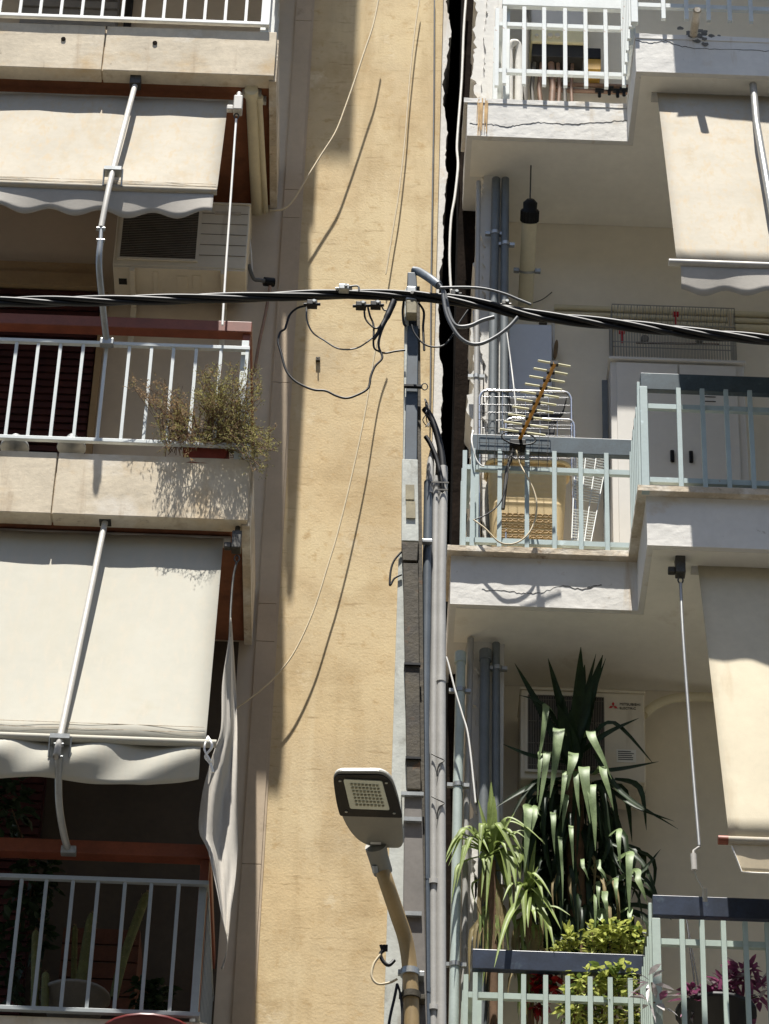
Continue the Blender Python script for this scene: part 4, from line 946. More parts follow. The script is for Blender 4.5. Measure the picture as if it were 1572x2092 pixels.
for i, (px, lb) in enumerate(((30, 'grey ceramic bell-shaped ornament on the balcony edge, the one nearer the left border'), (146, 'grey ceramic bell-shaped ornament on the balcony edge, the one beside the brown door frame'))):
    c = U(px, 917, 13.06)
    prof = [(.0, .085), (.02, .084), (.03, .07), (.03, .055), (.045, .045), (.07, .025), (.074, .005), (.07, 0), (.0, -.01)]
    n = 18; mb = MB()
    rows = [[c+V((r_*math.cos(2*math.pi*j/n), r_*math.sin(2*math.pi*j/n), h)) for j in range(n+1)] for r_, h in prof]
    mb.grid(rows)
    tag(mb.build('ornament', 'grey ceramic'), lb, 'ornament', 'ornaments on the balcony edge')
# ---------------------------------------------------------------- lower left balcony: cacti, crate, plants
def cactus(root_label, pts, Y, r, rib=9):
    P = smooth_path([U(x, y, Y) for x, y in pts], 8)
    base = P[0]; t = thing('cactus', root_label, 'cactus', base, 'cacti on the lower left balcony')
    n = rib*2; vs = []
    for k, p in enumerate(P):
        f = k/(len(P)-1); rr = r*(1 if f < .85 else math.sqrt(max(0.02, 1-((f-.85)/.15)**2)))
        vs.append([p+V((math.cos(2*math.pi*j/n), math.sin(2*math.pi*j/n), 0))*rr*(1 if j % 2 else .8) for j in range(n+1)])
    MB().grid(vs).add(vs[-1][:-1], [tuple(range(n))]).build('stem', 'cactus', t)
    sp = MB()
    for v in vs[::2]:
        for j in range(1, n, 2):
            p = v[j]
            for q_ in range(2): leaflet(sp, p, V((rnd.uniform(-1,1), -.6, rnd.uniform(-.5, 1))), .012, .0007)
    sp.build('spines', 'dry leaf', t)['kind'] = 'stuff'
cactus('tall leaning cactus in front of the wood crate, reaching highest', [(232, 2040), (252, 1960), (280, 1880), (302, 1822)], 13.3, .022)
cactus('thick upright cactus with a yellow-green tip, second from the crate', [(156, 2050), (172, 1970), (182, 1910), (191, 1865)], 13.3, .026)
cactus('short thin cactus between the thick ones', [(150, 2050), (152, 1960), (154, 1890)], 13.4, .014)
cactus('pale straight cactus nearest the dark shutter', [(72, 2060), (73, 1980), (74, 1900)], 13.25, .02)
cactus('low stubby cactus at the foot of the pale one', [(92, 2060), (94, 1985)], 13.2, .018)
cr_ = thing('wood_crate', 'dark brown slatted wood crate behind the cacti', 'crate', U(205, 2060, 13.6))
X0, X1, ZA, ZB = xo(122, 1980, 13.6), xo(280, 1980, 13.6), zo(200, 2070, 13.6), zo(200, 1895, 13.6)
for k in range(5):
    za_ = ZA+(ZB-ZA)*k/5; MB().box(X0, X1, 13.6, 13.615, za_+.005, za_+(ZB-ZA)/5-.006).build('slat', 'wood crate', cr_)
for x in (X0, X1-.03): MB().box(x, x+.03, 13.616, 13.95, ZA, ZB).build('side', 'wood crate', cr_)
def pot(label, c, r0, r1, h, m, name='flower_pot'):
    prof = [(0, 0), (r0, 0), (r1, h*.85), (r1*1.08, h*.85), (r1*1.08, h), (r1*.93, h), (r1*.9, h*.9), (0, h*.88)]
    n = 22; rows = [[c+V((r_*math.cos(2*math.pi*j/n), r_*math.sin(2*math.pi*j/n), z)) for j in range(n+1)] for r_, z in prof]
    return tag(MB().grid(rows).build(name, m), label, 'pot')
zf4 = tl[4]
pot('grey-white bowl pot under the thick cactus on the lower left balcony', U(150, 2075, 13.3), .12, .15, .1, 'pot white')
pot('dark red round pot cut by the bottom border at the lower left', U(300, 2165, 13.05), .18, .2, .115, 'dark red glaze')
def leafy(label, cat, name, base, Y, blobs, mats, ln, w, parts=True, stemr=.004, group=None):
    root = thing(name, label, cat, base, group)
    st = MB(); L_ = {m: MB() for m in mats}
    for (px, py, rx, ry, rd, n) in blobs:
        c = U(px, py, Y); k_ = (U(px+1, py, Y)-c).length
        st.tube(smooth_path([base, (base+c)/2+V((rnd.uniform(-.03,.03), 0, .02)), c], 4), stemr, 5)
        for i in range(n):
            v = V((rnd.gauss(0, 1), rnd.gauss(0, 1), rnd.gauss(0, 1))).normalized()*(rnd.random()**.45)
            p = c+V((v.x*rx*k_, v.y*rd, v.z*ry*k_*1.25))
            d_ = V((v.x+rnd.uniform(-.6,.6), v.y-.35+rnd.uniform(-.6,.6), v.z*.5+rnd.uniform(-.8,.45)))
            m = mats[0] if rnd.random() < .6 else rnd.choice(mats)
            leaf_blade(L_[m], p, d_, ln*rnd.uniform(.6, 1.2), w*rnd.uniform(.7, 1.2))
    st.build('stems', 'twig', root)
    for m, b in L_.items():
        if b.v: b.build('foliage', m, root)['kind'] = 'stuff'
    return root
def leaf_blade(mb, p, d, ln, w):
    d = d.normalized(); s_ = d.cross(V((rnd.uniform(-.5,.5), rnd.uniform(-.5,.5), 1)))
    if s_.length < 1e-3: return
    s_ = s_.normalized(); n = s_.cross(d)
    a = p; b = p+d*ln*.35+s_*w*.5+n*w*.12; c = p+d*ln*.35-s_*w*.5+n*w*.12; m0 = p+d*ln*.38-n*w*.06
    e = p+d*ln*.72+s_*w*.34+n*w*.05-V((0,0,ln*.06)); f = p+d*ln*.72-s_*w*.34+n*w*.05-V((0,0,ln*.06)); m1 = p+d*ln*.74-n*w*.05-V((0,0,ln*.06)); t = p+d*ln-V((0,0,ln*.16))
    mb.add([a,b,c,m0,e,f,m1,t], [(0,1,3),(0,3,2),(1,4,6,3),(3,6,5,2),(4,7,6),(6,7,5)], True)
leafy('dark leafy potted plant right of the wood crate', 'plant', 'leafy_plant', U(310, 2075, 13.2), 13.2, [(295, 2025, 22, 20, .08, 60), (325, 2035, 24, 22, .08, 70), (310, 2060, 30, 15, .1, 50)], ['leafy dark'], .06, .035)
leafy('dark trailing plant against the shutter at the left border', 'plant', 'trailing_plant', U(70, 1800, 13.4), 13.4, [(20, 1640, 50, 60, .1, 110), (60, 1810, 35, 60, .1, 110), (100, 1790, 18, 40, .06, 50), (85, 1900, 20, 70, .08, 70), (20, 1950, 40, 90, .1, 120)], ['leafy dark'], .07, .04)
# ---------------------------------------------------------------- upper right balcony: boiler, pipes
yb_ = 13.95
X0, X1 = xo(1084, 80, yb_), xo(1196, 80, yb_); ZA, ZB = zo(1140, 91, yb_), zo(1140, 66, yb_)
bo = thing('boiler', 'cream gas boiler with a control strip, behind the white top railing', 'boiler', ((X0+X1)/2, yb_, ZA))
MB().box(X0, X1, yb_-.02, YR-.005, ZA, ZB).build('control_strip', 'boiler cream', bo, bevel=.008)
MB().box(X0+.003, X1-.003, yb_-.008, YR-.006, ZB+.001, ZB+.65).build('casing', 'white cabinet', bo, bevel=.008)
MB().box(X0+.012, X1-.012, yb_, YR-.006, ZA-.10, ZA-.001).build('underside', 'ac dark', bo)
for px in (1097, 1124, 1139): 
    c = U(px, 74, yb_-.02); MB().tube([c, c-V((0,.012,0))], .011 if px < 1100 else .016, 12).build('dial', 'ac casing', bo)
for i, (px, r_) in enumerate(((1093, .012), (1108, .014), (1126, .02), (1140, .012), (1155, .012), (1170, .01))):
    x = xo(px, 130, yb_+.05); MB().tube([(x, yb_+.06, ZA-.08), (x+rnd.uniform(-.02,.02), yb_+.06, ZA-.3), (x, yb_+.06, ZA-.56)], r_, 10).build('pipe', rnd.choice(['copper pipe', 'copper pipe', 'pot white']), bo)
for k, z in enumerate((zo(1240, 178, YR-.03), zo(1240, 190, YR-.03))):
    MB().tube([(xo(1130, 170, YR), YR-.04, z), (xo(1290, 170, YR), YR-.04, z)], .014, 10).build('wall_pipe', 'copper pipe', bo)
for px in (1225, 1245, 1262, 1275):
    c = U(px, 183+rnd.uniform(-6, 10), YR-.07); MB().tube([c-V((.025,0,0)), c+V((.025,0,0))], .014, 8).tube([c, c-V((0,0,.05))], .01, 8).build('valve', 'black plastic', bo)
tag(MB().box(xo(1200, 110, 13.95), xo(1228, 110, 13.95), 13.95, YR-.003, zo(1215, 118, 13.95), zo(1215, 98, 13.95)).build('meter_box', 'black plastic', bevel=.004), 'small black meter box on the wall right of the boiler', 'meter box')
tag(MB().box(xo(1200, 130, 13.96), xo(1228, 130, 13.96), 13.96, YR-.003, zo(1215, 142, 13.96), zo(1215, 120, 13.96)).build('ochre_box', 'ochre box', bevel=.004), 'small ochre box under the black meter box', 'box')
def bent(label, pts, r, m): return tag(MB().tube(smooth_path([U(*p) for p in pts], 5), r, 14).build('wall_pipe', m), label, 'pipe', 'white pipes beside the boiler')
bent('thick white pipe rising left of the boiler, straight to the top', [(1017, 215, 13.72), (1020, 120, 13.72), (1024, 20, 13.72)], .035, 'white plaster')
bent('white pipe left of the boiler with a bend turning down to a brown end', [(1040, 215, 13.78), (1040, 130, 13.78), (1040, 100, 13.78), (1050, 88, 13.78), (1060, 105, 13.8), (1060, 215, 13.8)], .024, 'white plaster')
bent('dull grey pipe right beside the bent white pipe', [(1072, 215, 13.9), (1075, 20, 13.9)], .02, 'pot white')
# drain spout on the upper slab
c = U(1417, 72, Y0); sp = MB().tube([c, V((c.x, Y0-.22, c.z-.03))], .022, 16, False).tube([V((c.x, Y0-.02, c.z-.0)), V((c.x, Y0-.225, c.z-.03))], .017, 16); sp = sp.build('drain_spout', 'stained trim')
tag(sp, 'short round drain spout poking out of the upper white balcony face', 'spout')
mb = MB()
for k in range(26):
    a = rnd.uniform(0, 6.28); r_ = abs(rnd.gauss(0, .045)); p = V((c.x+.01+r_*1.4*math.cos(a), Y0-.0025-.00015*k, c.z-.01+r_*.7*math.sin(a))); s_ = rnd.uniform(.012, .03)
    mb.add([p+V((s_*rnd.uniform(.5,1)*math.cos(b*.785), 0, s_*rnd.uniform(.4,.8)*math.sin(b*.785))) for b in range(8)], [tuple(range(8))])
mat('mortar patch', (116, 114, 108), .95, .2, 20, .3, 60); mb.build('mortar_patch', 'mortar patch', br)['kind'] = 'stuff'
# flue pipe hung from the ceiling of the middle right balcony
fl = thing('flue_pipe', 'cream flue pipe with a black cap, hung by a thin rod', 'flue', U(1082, 610, YR))
fa, fb = U(1073, 640, YR), U(1083, 432, 13.62)
d_ = (fb-fa).normalized()
MB().tube([fa, fb], .042, 20).build('pipe', 'cream plastic', fl)
MB().tube([fb-d_*.06, fb-d_*.005, fb+d_*.01, fb+d_*.012, fb+d_*.05, fb+d_*.07], [.046, .048, .048, .038, .04, .02], 20).build('cap', 'black plastic', fl)
mb = MB()
for k in range(16):
    a = 2*math.pi*k/16; u_ = V((1,0,0)); w_ = d_.cross(u_).normalized(); o_ = (u_*math.cos(a)+w_*math.sin(a))*.049
    mb.bar(fb-d_*.055+o_, fb+d_*.005+o_, .007, .006, u_)
mb.build('cap_ribs', 'black plastic', fl)
cl = fa.lerp(fb, .42); MB().tube([cl-d_*.006, cl+d_*.006], .047, 20).box(cl.x-.075, cl.x-.045, cl.y-.01, cl.y+.01, cl.z-.012, cl.z+.012).box(cl.x+.045, cl.x+.075, cl.y-.01, cl.y+.01, cl.z-.012, cl.z+.012).build('clamp', 'steel light', fl)
MB().tube([fb+V((0,0,.04)), V((fb.x+.005, fb.y, zr[2]-.004))], .004, 6).build('hanger_rod', 'steel dark', fl)
MB().tube(smooth_path([U(1085, 620, YR-.04), U(1108, 612, YR-.03), U(1128, 597, YR-.02)], 4), .003, 6).build('wire', 'steel dark', fl)
# ---------------------------------------------------------------- middle right balcony clutter
yK = 13.84
X0, X1 = xo(1250, 900, yK), xo(1529, 950, yK); ZT_ = zo(1380, 742, yK); ZB_ = tr[3]
cab = thing('cupboard', 'white two-door cupboard under the bird cage on the middle right balcony', 'cupboard', ((X0+X1)/2, yK, ZB_))
MB().box(X0, X1, yK, YR-.01, ZB_, ZT_).build('carcass', 'white cabinet', cab, bevel=.004)
MB().box(X0-.01, X1+.01, yK-.02, YR-.008, ZT_+.0005, ZT_+.02).build('top_board', 'white cabinet', cab, bevel=.003)
xm = xo(1391, 900, yK); xa_, xb_ = xo(1261, 900, yK), xo(1511, 900, yK)
for a, b, hx_ in ((xa_, xm-.003, xm-.05), (xm+.003, xb_, xm+.05)):
    d_ = MB().box(a+.002, b-.002, yK-.016, yK-.002, ZB_+.02, ZT_-.02).build('door', 'white cabinet', cab, bevel=.003)
    z = zo(1390, 945, yK-.02); MB().box(hx_-.011, hx_+.011, yK-.034, yK-.0165, z, z+.075).build('handle', 'black plastic', d_, bevel=.005)
    if a < xm-.1: continue
    for k in range(3):
        z = zo(1450, 825, yK)+.032*k; MB().box(xo(1440, 820, yK), xo(1462, 820, yK), yK-.0185, yK-.0163, z, z+.005).build('vent_slot', 'ac dark', d_)
cg = thing('bird_cage', 'long grey wire bird cage with red fittings on top of the white cupboard', 'cage', ((X0+X1)/2, 13.9, ZT_+.02))
cx0, cx1 = xo(1252, 700, 13.86), xo(1504, 700, 13.86); cz0, cz1 = ZT_+.024, zo(1380, 626, 13.86)
mb = MB()
for y in (13.86, 14.06):
    n = 44
    for k in range(n+1):
        x = cx0+(cx1-cx0)*k/n; mb.bar((x, y, cz0), (x, y, cz1), .0024, .0024)
    for z in (cz0, cz0+(cz1-cz0)*.33, cz0+(cz1-cz0)*.66, cz1): mb.bar((cx0, y, z), (cx1, y, z), .004, .004, V((0,0,1)))
for x in (cx0, cx1):
    for k in range(9):
        y = 13.86+.2*k/8; mb.bar((x, y, cz0), (x, y, cz1), .0024, .0024)
for k in range(20):
    x = cx0+(cx1-cx0)*k/19; mb.bar((x, 13.86, cz1), (x, 14.06, cz1), .0024, .0024)
mb.build('wire_frame', 'cage wire', cg)
MB().box(cx0+.01, cx1-.01, 13.87, 14.05, cz0+.002, cz0+.03).build('tray', 'pot white', cg, bevel=.003)
for px, py in ((1381, 645), (1271, 680)):
    c = U(px, py, 13.88); MB().tube([c, c-V((0,0,.07))], .006, 8).box(c.x-.016, c.x+.016, c.y-.01, c.y+.01, c.z-.002, c.z+.022).build('feeder', 'red paint', cg)
for px in (1318, 1430):
    c = U(px, 690, 13.9); MB().tube([c, c+V((0,.03,0))], .022, 12).build('food_cup', 'pot white', cg)
MB().tube([U(1300, 700, 13.95), U(1470, 704, 13.95)], .006, 8).build('perch', 'wood crate', cg)
c = U(1493, 660, 13.9); MB().tube([c-V((0,0,.05)), c+V((0,0,.06))], .014, 10).build('water_tube', 'clear vinyl', cg)
# panels against the wall
tag(MB().box(xo(1040, 750, 13.97), xo(1128, 750, 13.97), 13.97, YR-.004, tr[3], zo(1085, 662, 13.97)).build('storage_panel', 'blue white panel', bevel=.005), 'tall plain bluish-white panel beside the slate pipes on the middle right balcony', 'panel')
tag(MB().box(xo(1231, 830, 13.98), xo(1243, 830, 13.98), 13.98, 14.0, tr[3], zo(1236, 776, 13.98)).build('plank', 'pipe slate', bevel=.002), 'narrow grey plank leaning left of the white cupboard', 'plank')
c = U(1136, 712, 14.0); o_ = [(c.x+.012*math.cos(a)*(1 if abs(math.sin(a)) < .9 else .6)+.006*math.sin(a), c.z+.066*math.sin(a)) for a in [k*math.pi/10 for k in range(20)]]
tag(MB().prism(o_, 14.0, 14.02).build('wooden_oval', 'oval wood'), 'small narrow oval wooden tag hanging on the door edge', 'ornament')
# drying racks
def rack(label, x0, x1, y0, y1, Y, nw, lean, R_=16):
    cs = [(x0, y1), (x0, y0+R_)]+[(x0+R_-R_*math.cos(a), y0+R_-R_*math.sin(a)) for a in (.4, .8, 1.2)]+[(x0+R_, y0), (x1-R_, y0+3)]+[(x1-R_+R_*math.sin(a), y0+3+R_-R_*math.cos(a)) for a in (.4, .8, 1.2)]+[(x1, y0+3+R_), (x1+3, y1)]
    def yy(py): return Y+lean*(py-y0)/(y1-y0)
    P = [U(x, y, yy(y)) for x, y in cs]
    t = thing('drying_rack', label, 'drying rack', P[0], 'folded drying racks behind the slate board')
    MB().tube(P, .008, 10).build('frame', 'chrome', t)
    w = MB()
    for k in range(nw):
        y = y0+12+112*k/nw; w.tube([U(x0+1, y, yy(y)), U(x1-1, y+2, yy(y))], .0014, 5, False)
    for x in (x0+(x1-x0)*.25, x0+(x1-x0)*.5, x0+(x1-x0)*.75): w.tube([U(x, y0, yy(y0)), U(x, y1, yy(y1))], .0022, 5, False)
    w.build('wires', 'chrome', t); return t
rack('tall chrome folded drying rack, the larger one behind the slate board', 980, 1168, 798, 1118, 13.66, 7, -.03)
rack('lower chrome folded drying rack in front of the tall one', 1034, 1174, 855, 1118, 13.60, 5, -.02, 13)
gr = thing('wire_mesh', 'black square wire mesh hung over the left end of the slate board', 'wire panel', U(1040, 950, 13.34))
w = MB()
gx = [978+k*18 for k in range(9)]; gy = [826+k*15.5 for k in range(9)]
for x in gx: w.tube([U(x, gy[0]+(x-978)*.05, 13.44), U(x-2, 905, 13.345), U(x-4, gy[-1]+(x-978)*.05, 13.345)], .0017, 5, False)
for y in gy: w.tube([U(gx[0], y, 13.44 if y < 890 else 13.343), U(gx[-1], y+6, 13.44 if y < 890 else 13.343)], .0017, 5, False)
w.build('mesh', 'black plastic', gr)
P = [(1033, 812), (1159, 812), (1152, 838), (1136, 858), (1131, 900), (1033, 900)]
P = [U(x, y, 13.70) for x, y in P]
tag(MB().prism([(p.x, p.z) for p in P], 13.70, 13.74).build('plastic_tray', 'black plastic', bevel=.004), 'black plastic tray standing behind the drying racks', 'tray')
# tan basket
yT = 13.54
X0, X1, ZA, ZB = xo(998, 1030, yT), xo(1160, 1030, yT), zo(1080, 1128, yT), zo(1080, 945, yT)
bk = thing('laundry_basket', 'tan plastic laundry basket with ribs and oval holes behind the pale blue bars', 'basket', ((X0+X1)/2, yT, ZA))
def rr(w0, y0_, y1_, z, r, n=7):
    xs0, xs1 = (X0+X1)/2-w0/2, (X0+X1)/2+w0/2; out = []
    for cx_, cy_, a0 in ((xs1-r, y0_+r, -math.pi/2), (xs1-r, y1_-r, 0), (xs0+r, y1_-r, math.pi/2), (xs0+r, y0_+r, math.pi)):
        for k in range(n+1):
            a = a0+math.pi/2*k/n; out.append(V((cx_+r*math.cos(a), cy_+r*math.sin(a), z)))
    out.append(out[0].copy()); return out
rows = []; W = X1-X0; nr = 72
for k in range(nr+1):
    t = k/nr; z = ZA+(ZB-ZA)*t; w0 = W*(.84+.16*t**.6); rib = (.0011*math.sin(k*math.pi/2) if (t > .55 or t < .16) else 0)
    rows.append(rr(w0+rib*2, yT+.05*(1-t)-rib, yT+.17-.03*(1-t), z, .045))
MB().grid(rows).build('body', 'tan plastic', bk)
rim = rr(W+.02, yT-.012, yT+.18, ZB, .05); MB().tube(rim, .012, 10, False).build('rim', 'tan plastic', bk)
mb = MB()
for i in range(9):
    for j in range(5):
        s = (i+.5)/9; z = ZA+(ZB-ZA)*(.22+.055*j); t = (z-ZA)/(ZB-ZA); x = X0+W*.16+W*.68*s; y = yT+.05*(1-t)-.0015
        mb.tube([V((x+.0155*math.cos(a), y, z+.0085*math.sin(a))) for a in [k*math.pi/6 for k in range(13)]], .0028, 5, False)
mb.build('oval_holes', 'tan plastic hole', bk)['kind'] = 'stuff'
# white wire shelf leaning
sh = thing('wire_shelf', 'white coated wire shelf leaning at a slant right of the tan basket', 'wire shelf', U(1200, 1110, 13.6))
A, B, C, D = U(1176, 926, 13.62), U(1240, 940, 13.66), U(1168, 1108, 13.5), U(1207, 1112, 13.52)
w = MB()
for k in range(34):
    t = k/33; p, q_ = A.lerp(C, t), B.lerp(D, t)
    if 17 < k < 21: continue
    w.tube([p, q_], .0034, 5, False)
for t in (0, .33, .66, 1): w.tube([A.lerp(B, t), C.lerp(D, t)], .0032, 6, False)
w.build('wires', 'white paint metal', sh)
# aerial
an = thing('aerial', 'yellow-boomed television aerial with pale rods clamped to the slate board', 'aerial', U(1060, 905, 13.36))
A, B = U(1061, 900, 13.36), U(1134, 742, 12.76)
MB().bar(A, B, .015, .015).build('boom', 'antenna boom', an)
for k in range(10):
    t = .1+.9*k/9.15; c = A.lerp(B, t); L_ = .118-.004*k
    MB().tube([c+V((-L_, -.01, .012)), c+V((L_, .02, .006))], .0056, 8).build('rod', 'antenna rod', an)
    MB().box(c.x-.02, c.x+.02, c.y-.01, c.y+.014, c.z-.004, c.z+.016).build('rod_clip', 'black plastic', an)
el = [U(1060+35*math.cos(a)*(1 if abs(math.cos(a)) > .5 else 1.1), 895+13*math.sin(a)+4*math.cos(a), 13.34) for a in [k*math.pi/12 for k in range(25)]]
MB().tube(el, .0045, 6, False).build('dipole', 'black plastic', an)
c = U(1058, 911, 13.37); MB().box(c.x-.042, c.x+.042, c.y-.03, c.y+.03, c.z-.022, c.z+.022).build('mount', 'black plastic', an, bevel=.004)
MB().tube([U(1050, 918, 13.36), U(1036, 960, 13.36), U(1028, 1040, 13.36)], .010, 8).build('mast_stub', 'steel dark', an)
cable([(1055, 920, 13.34), (1064, 950, 13.34), (1080, 978, 13.32), (1092, 1005, 13.32), (1097, 1030, 13.32), (1094, 1060, 13.32), (1082, 1088, 13.32), (1062, 1106, 13.32), (1040, 1112, 13.32), (1018, 1106, 13.32), (992, 1080, 13.32), (968, 1062, 13.33)], 13.32, .0045, 'cream cable', 'cream aerial cable looping low in front of the pale blue bars')
cable([(968, 1062, 13.33), (985, 1056, 13.33), (1008, 1042, 13.33), (1025, 1022, 13.33), (1036, 985, 13.33), (1040, 940, 13.34)], 13.33, .0035, 'black cable', 'thin dark aerial lead joining the cream loop at its left end')
cable([(967, 880, 13.42), (964, 900, 13.33), (972, 935, 13.33), (982, 950, 13.33), (990, 952, 13.33)], 13.33, .004, 'white cable', 'white cable hooked over the left end of the slate board')
cable([(1036, 680, 13.6), (1044, 740, 13.6), (1050, 790, 13.58), (1056, 850, 13.58)], 13.6, .004, 'white cable', 'white cable hanging in front of the bluish-white panel')
# ---------------------------------------------------------------- yuccas
def strap_leaf(mb, path, w, fold=.28, n=5, face=V((0, -1, .35)), tipw=.04, basew=.5):
    P = smooth_path(path, n); k = len(P); rows = []
    for i, p in enumerate(P):
        t = (P[min(i+1, k-1)]-P[max(i-1, 0)]).normalized(); f = i/(k-1)
        s = t.cross(face)
        if s.length < .15: s = t.cross(V((.3, -.2, 1)))
        s.normalize(); nrm = s.cross(t).normalized()
        ww = w*.5*(basew+(1-basew)*min(1, f/.3))*(1 if f < .38 else max(tipw, 1-((f-.38)/.62)**1.35))
        rows.append([p-s*ww+nrm*ww*fold, p-s*ww*.5+nrm*ww*fold*.35, p, p+s*ww*.5+nrm*ww*fold*.35, p+s*ww+nrm*ww*fold])
    mb.grid(rows)
def pw(px, Y=13.55): return px*Y*1.19/F
base = U(1185, 2130, 13.72)
yu = thing('yucca', 'tall dark yucca with long sunlit hanging leaves in front of the white air conditioner', 'plant', base)
MB().tube(smooth_path([base, U(1182, 1950, 13.74), U(1176, 1750, 13.74), U(1174, 1580, 13.72)], 5), [.045]*16, 12).build('trunk', 'twig', yu)
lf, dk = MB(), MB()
ups = [((1187, 1322), 26), ((1120, 1345), 20), ((1232, 1338), 26), ((1052, 1355), 14), ((1218, 1336), 12), ((1195, 1358), 24), ((1150, 1420), 20), ((1212, 1385), 22), ((1085, 1420), 16), ((1238, 1345), 10), ((1140, 1440), 26), ((1165, 1450), 22)]
for (tip, w_) in ups:
    b = U(1172+rnd.uniform(-8, 8), 1575, 13.7); t_ = U(tip[0], tip[1], 13.62+rnd.uniform(-.04, .06)); m_ = b.lerp(t_, .5)+V((0, .02, .03))
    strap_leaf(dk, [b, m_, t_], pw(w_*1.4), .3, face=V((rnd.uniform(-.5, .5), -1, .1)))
sides = [((1180, 1545), (1240, 1500), (1306, 1467), 16), ((1200, 1580), (1270, 1572), (1346, 1556), 15), ((1205, 1510), (1255, 1478), (1335, 1560), 14), ((1215, 1540), (1270, 1620), (1386, 1694), 14), ((1230, 1600), (1300, 1650), (1378, 1678), 12),
         ((1160, 1560), (1085, 1545), (1027, 1520), 16), ((1150, 1590), (1080, 1610), (1012, 1650), 16), ((1150, 1600), (1090, 1600), (1035, 1690), 12), ((1220, 1700), (1290, 1790), (1350, 1735), 14), ((1230, 1750), (1320, 1800), (1345, 1860), 14),
         ((1240, 1720), (1310, 1760), (1350, 1850), 12), ((1260, 1790), (1345, 1840), (1372, 1880), 18), ((1150, 1500), (1110, 1440), (1060, 1420), 12)]
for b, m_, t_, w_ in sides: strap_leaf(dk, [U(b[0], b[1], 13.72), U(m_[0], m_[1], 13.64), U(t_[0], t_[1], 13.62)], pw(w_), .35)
hang = [((1117, 1446), (1098, 1568), 15), ((1143, 1494), (1124, 1630), 25), ((1206, 1498), (1250, 1592), 20), ((1172, 1543), (1159, 1616), 22), ((1193, 1572), (1206, 1682), 24), ((1177, 1580), (1185, 1668), 14), ((1208, 1608), (1217, 1738), 20),
        ((1231, 1571), (1254, 1656), 17), ((1119, 1541), (1098, 1668), 16), ((1105, 1543), (1098, 1640), 10), ((1155, 1580), (1143, 1672), 12), ((1157, 1628), (1149, 1702), 12), ((1131, 1665), (1134, 1745), 12), ((1080, 1653), (1072, 1782), 20), ((1096, 1653), (1078, 1722), 14),
        ((1167, 1692), (1172, 1778), 10), ((1286, 1748), (1287, 1872), 17), ((1300, 1784), (1323, 1846), 16), ((1264, 1700), (1268, 1775), 12), ((1222, 1762), (1241, 1802), 10), ((1222, 1806), (1226, 1862), 9), ((1217, 1832), (1217, 1908), 9), ((1235, 1826), (1241, 1874), 13), ((1228, 1866), (1262, 1898), 20),
        ((1258, 1800), (1262, 1850), 10), ((1286, 1860), (1290, 1900), 10), ((1145, 1715), (1150, 1850), 9), ((1190, 1760), (1204, 1800), 8)]
for (a, b, w_) in hang:
    y_ = 13.5+rnd.uniform(0, .06)+max(0, (a[1]-1650))*.0001; side_ = rnd.choice((-1, 1))
    root_ = U(a[0]*.72+1176*.28, a[1]+12, 13.70); top_ = U(a[0], a[1]-5, y_+.06)
    m1_ = U(a[0]*.9+b[0]*.1, a[1]+10, y_+.005); m2_ = U(a[0]*.42+b[0]*.58+rnd.uniform(-2, 2), a[1]*.45+b[1]*.55, y_)
    strap_leaf(lf, [root_, top_, m1_, m2_, U(b[0], b[1], y_+.01)], pw(w_*.98), .13, 6, face=V((rnd.uniform(-.12, .12), -1, .12)), basew=.8)
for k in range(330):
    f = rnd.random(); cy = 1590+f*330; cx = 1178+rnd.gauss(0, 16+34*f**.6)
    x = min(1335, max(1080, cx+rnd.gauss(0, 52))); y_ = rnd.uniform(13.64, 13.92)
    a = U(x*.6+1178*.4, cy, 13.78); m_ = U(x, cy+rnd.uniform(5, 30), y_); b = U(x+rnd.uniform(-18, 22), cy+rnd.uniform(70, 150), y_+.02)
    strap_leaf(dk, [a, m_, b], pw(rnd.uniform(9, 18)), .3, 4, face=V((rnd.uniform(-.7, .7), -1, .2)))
lf.build('leaves', 'yucca lit leaf', yu)['kind'] = 'stuff'; dk.build('leaves', 'yucca shade leaf', yu)['kind'] = 'stuff'
for k in range(85):
    a_ = rnd.uniform(0, 2*math.pi); R1 = rnd.uniform(40, 85); cy = 1585+rnd.uniform(-20, 60)
    ex, ey = 1176+R1*1.25*math.cos(a_), cy-R1*.45*math.sin(a_); y_ = 13.7-.16*math.sin(a_*.5+rnd.uniform(0, 1))
    strap_leaf(dk, [U(1174, cy, 13.74), U((1174+ex)/2, (cy+ey)/2-18, y_), U(ex, ey, y_), U(ex+rnd.uniform(-6, 6)+18*math.cos(a_), ey+rnd.uniform(30, 90), y_)], pw(rnd.uniform(10, 20)), .25, 4, face=V((rnd.uniform(-.5, .5), -1, .3)))
dd = MB()
for k in range(9):
    x = rnd.uniform(1120, 1260); cy = rnd.uniform(1720, 1860)
    strap_leaf(dd, [U(x*.5+590, cy, 13.76), U(x, cy+20, 13.66), U(x+rnd.uniform(-14, 14), cy+rnd.uniform(70, 130), 13.66)], pw(rnd.uniform(5, 10)), .4, 4)
dd.build('dry_leaves', 'dry yucca', yu)['kind'] = 'stuff'
base = U(1010, 2130, 13.62)
y2 = thing('yucca', 'smaller bright green yucca with arching leaves left of the tall dark one', 'plant', base)
Q5 = lambda x, y: (900+x/4.624, 1640+y/4.624)
MB().tube(smooth_path([base, U(1008, 1950, 13.62), U(1004, 1760, 13.6)], 5), .022, 10).tube(smooth_path([U(1085, 2130, 13.62), U(1082, 1980, 13.62), U(1079, 1830, 13.6)], 5), .018, 10).build('trunk', 'twig', y2)
lf, dd = MB(), MB()
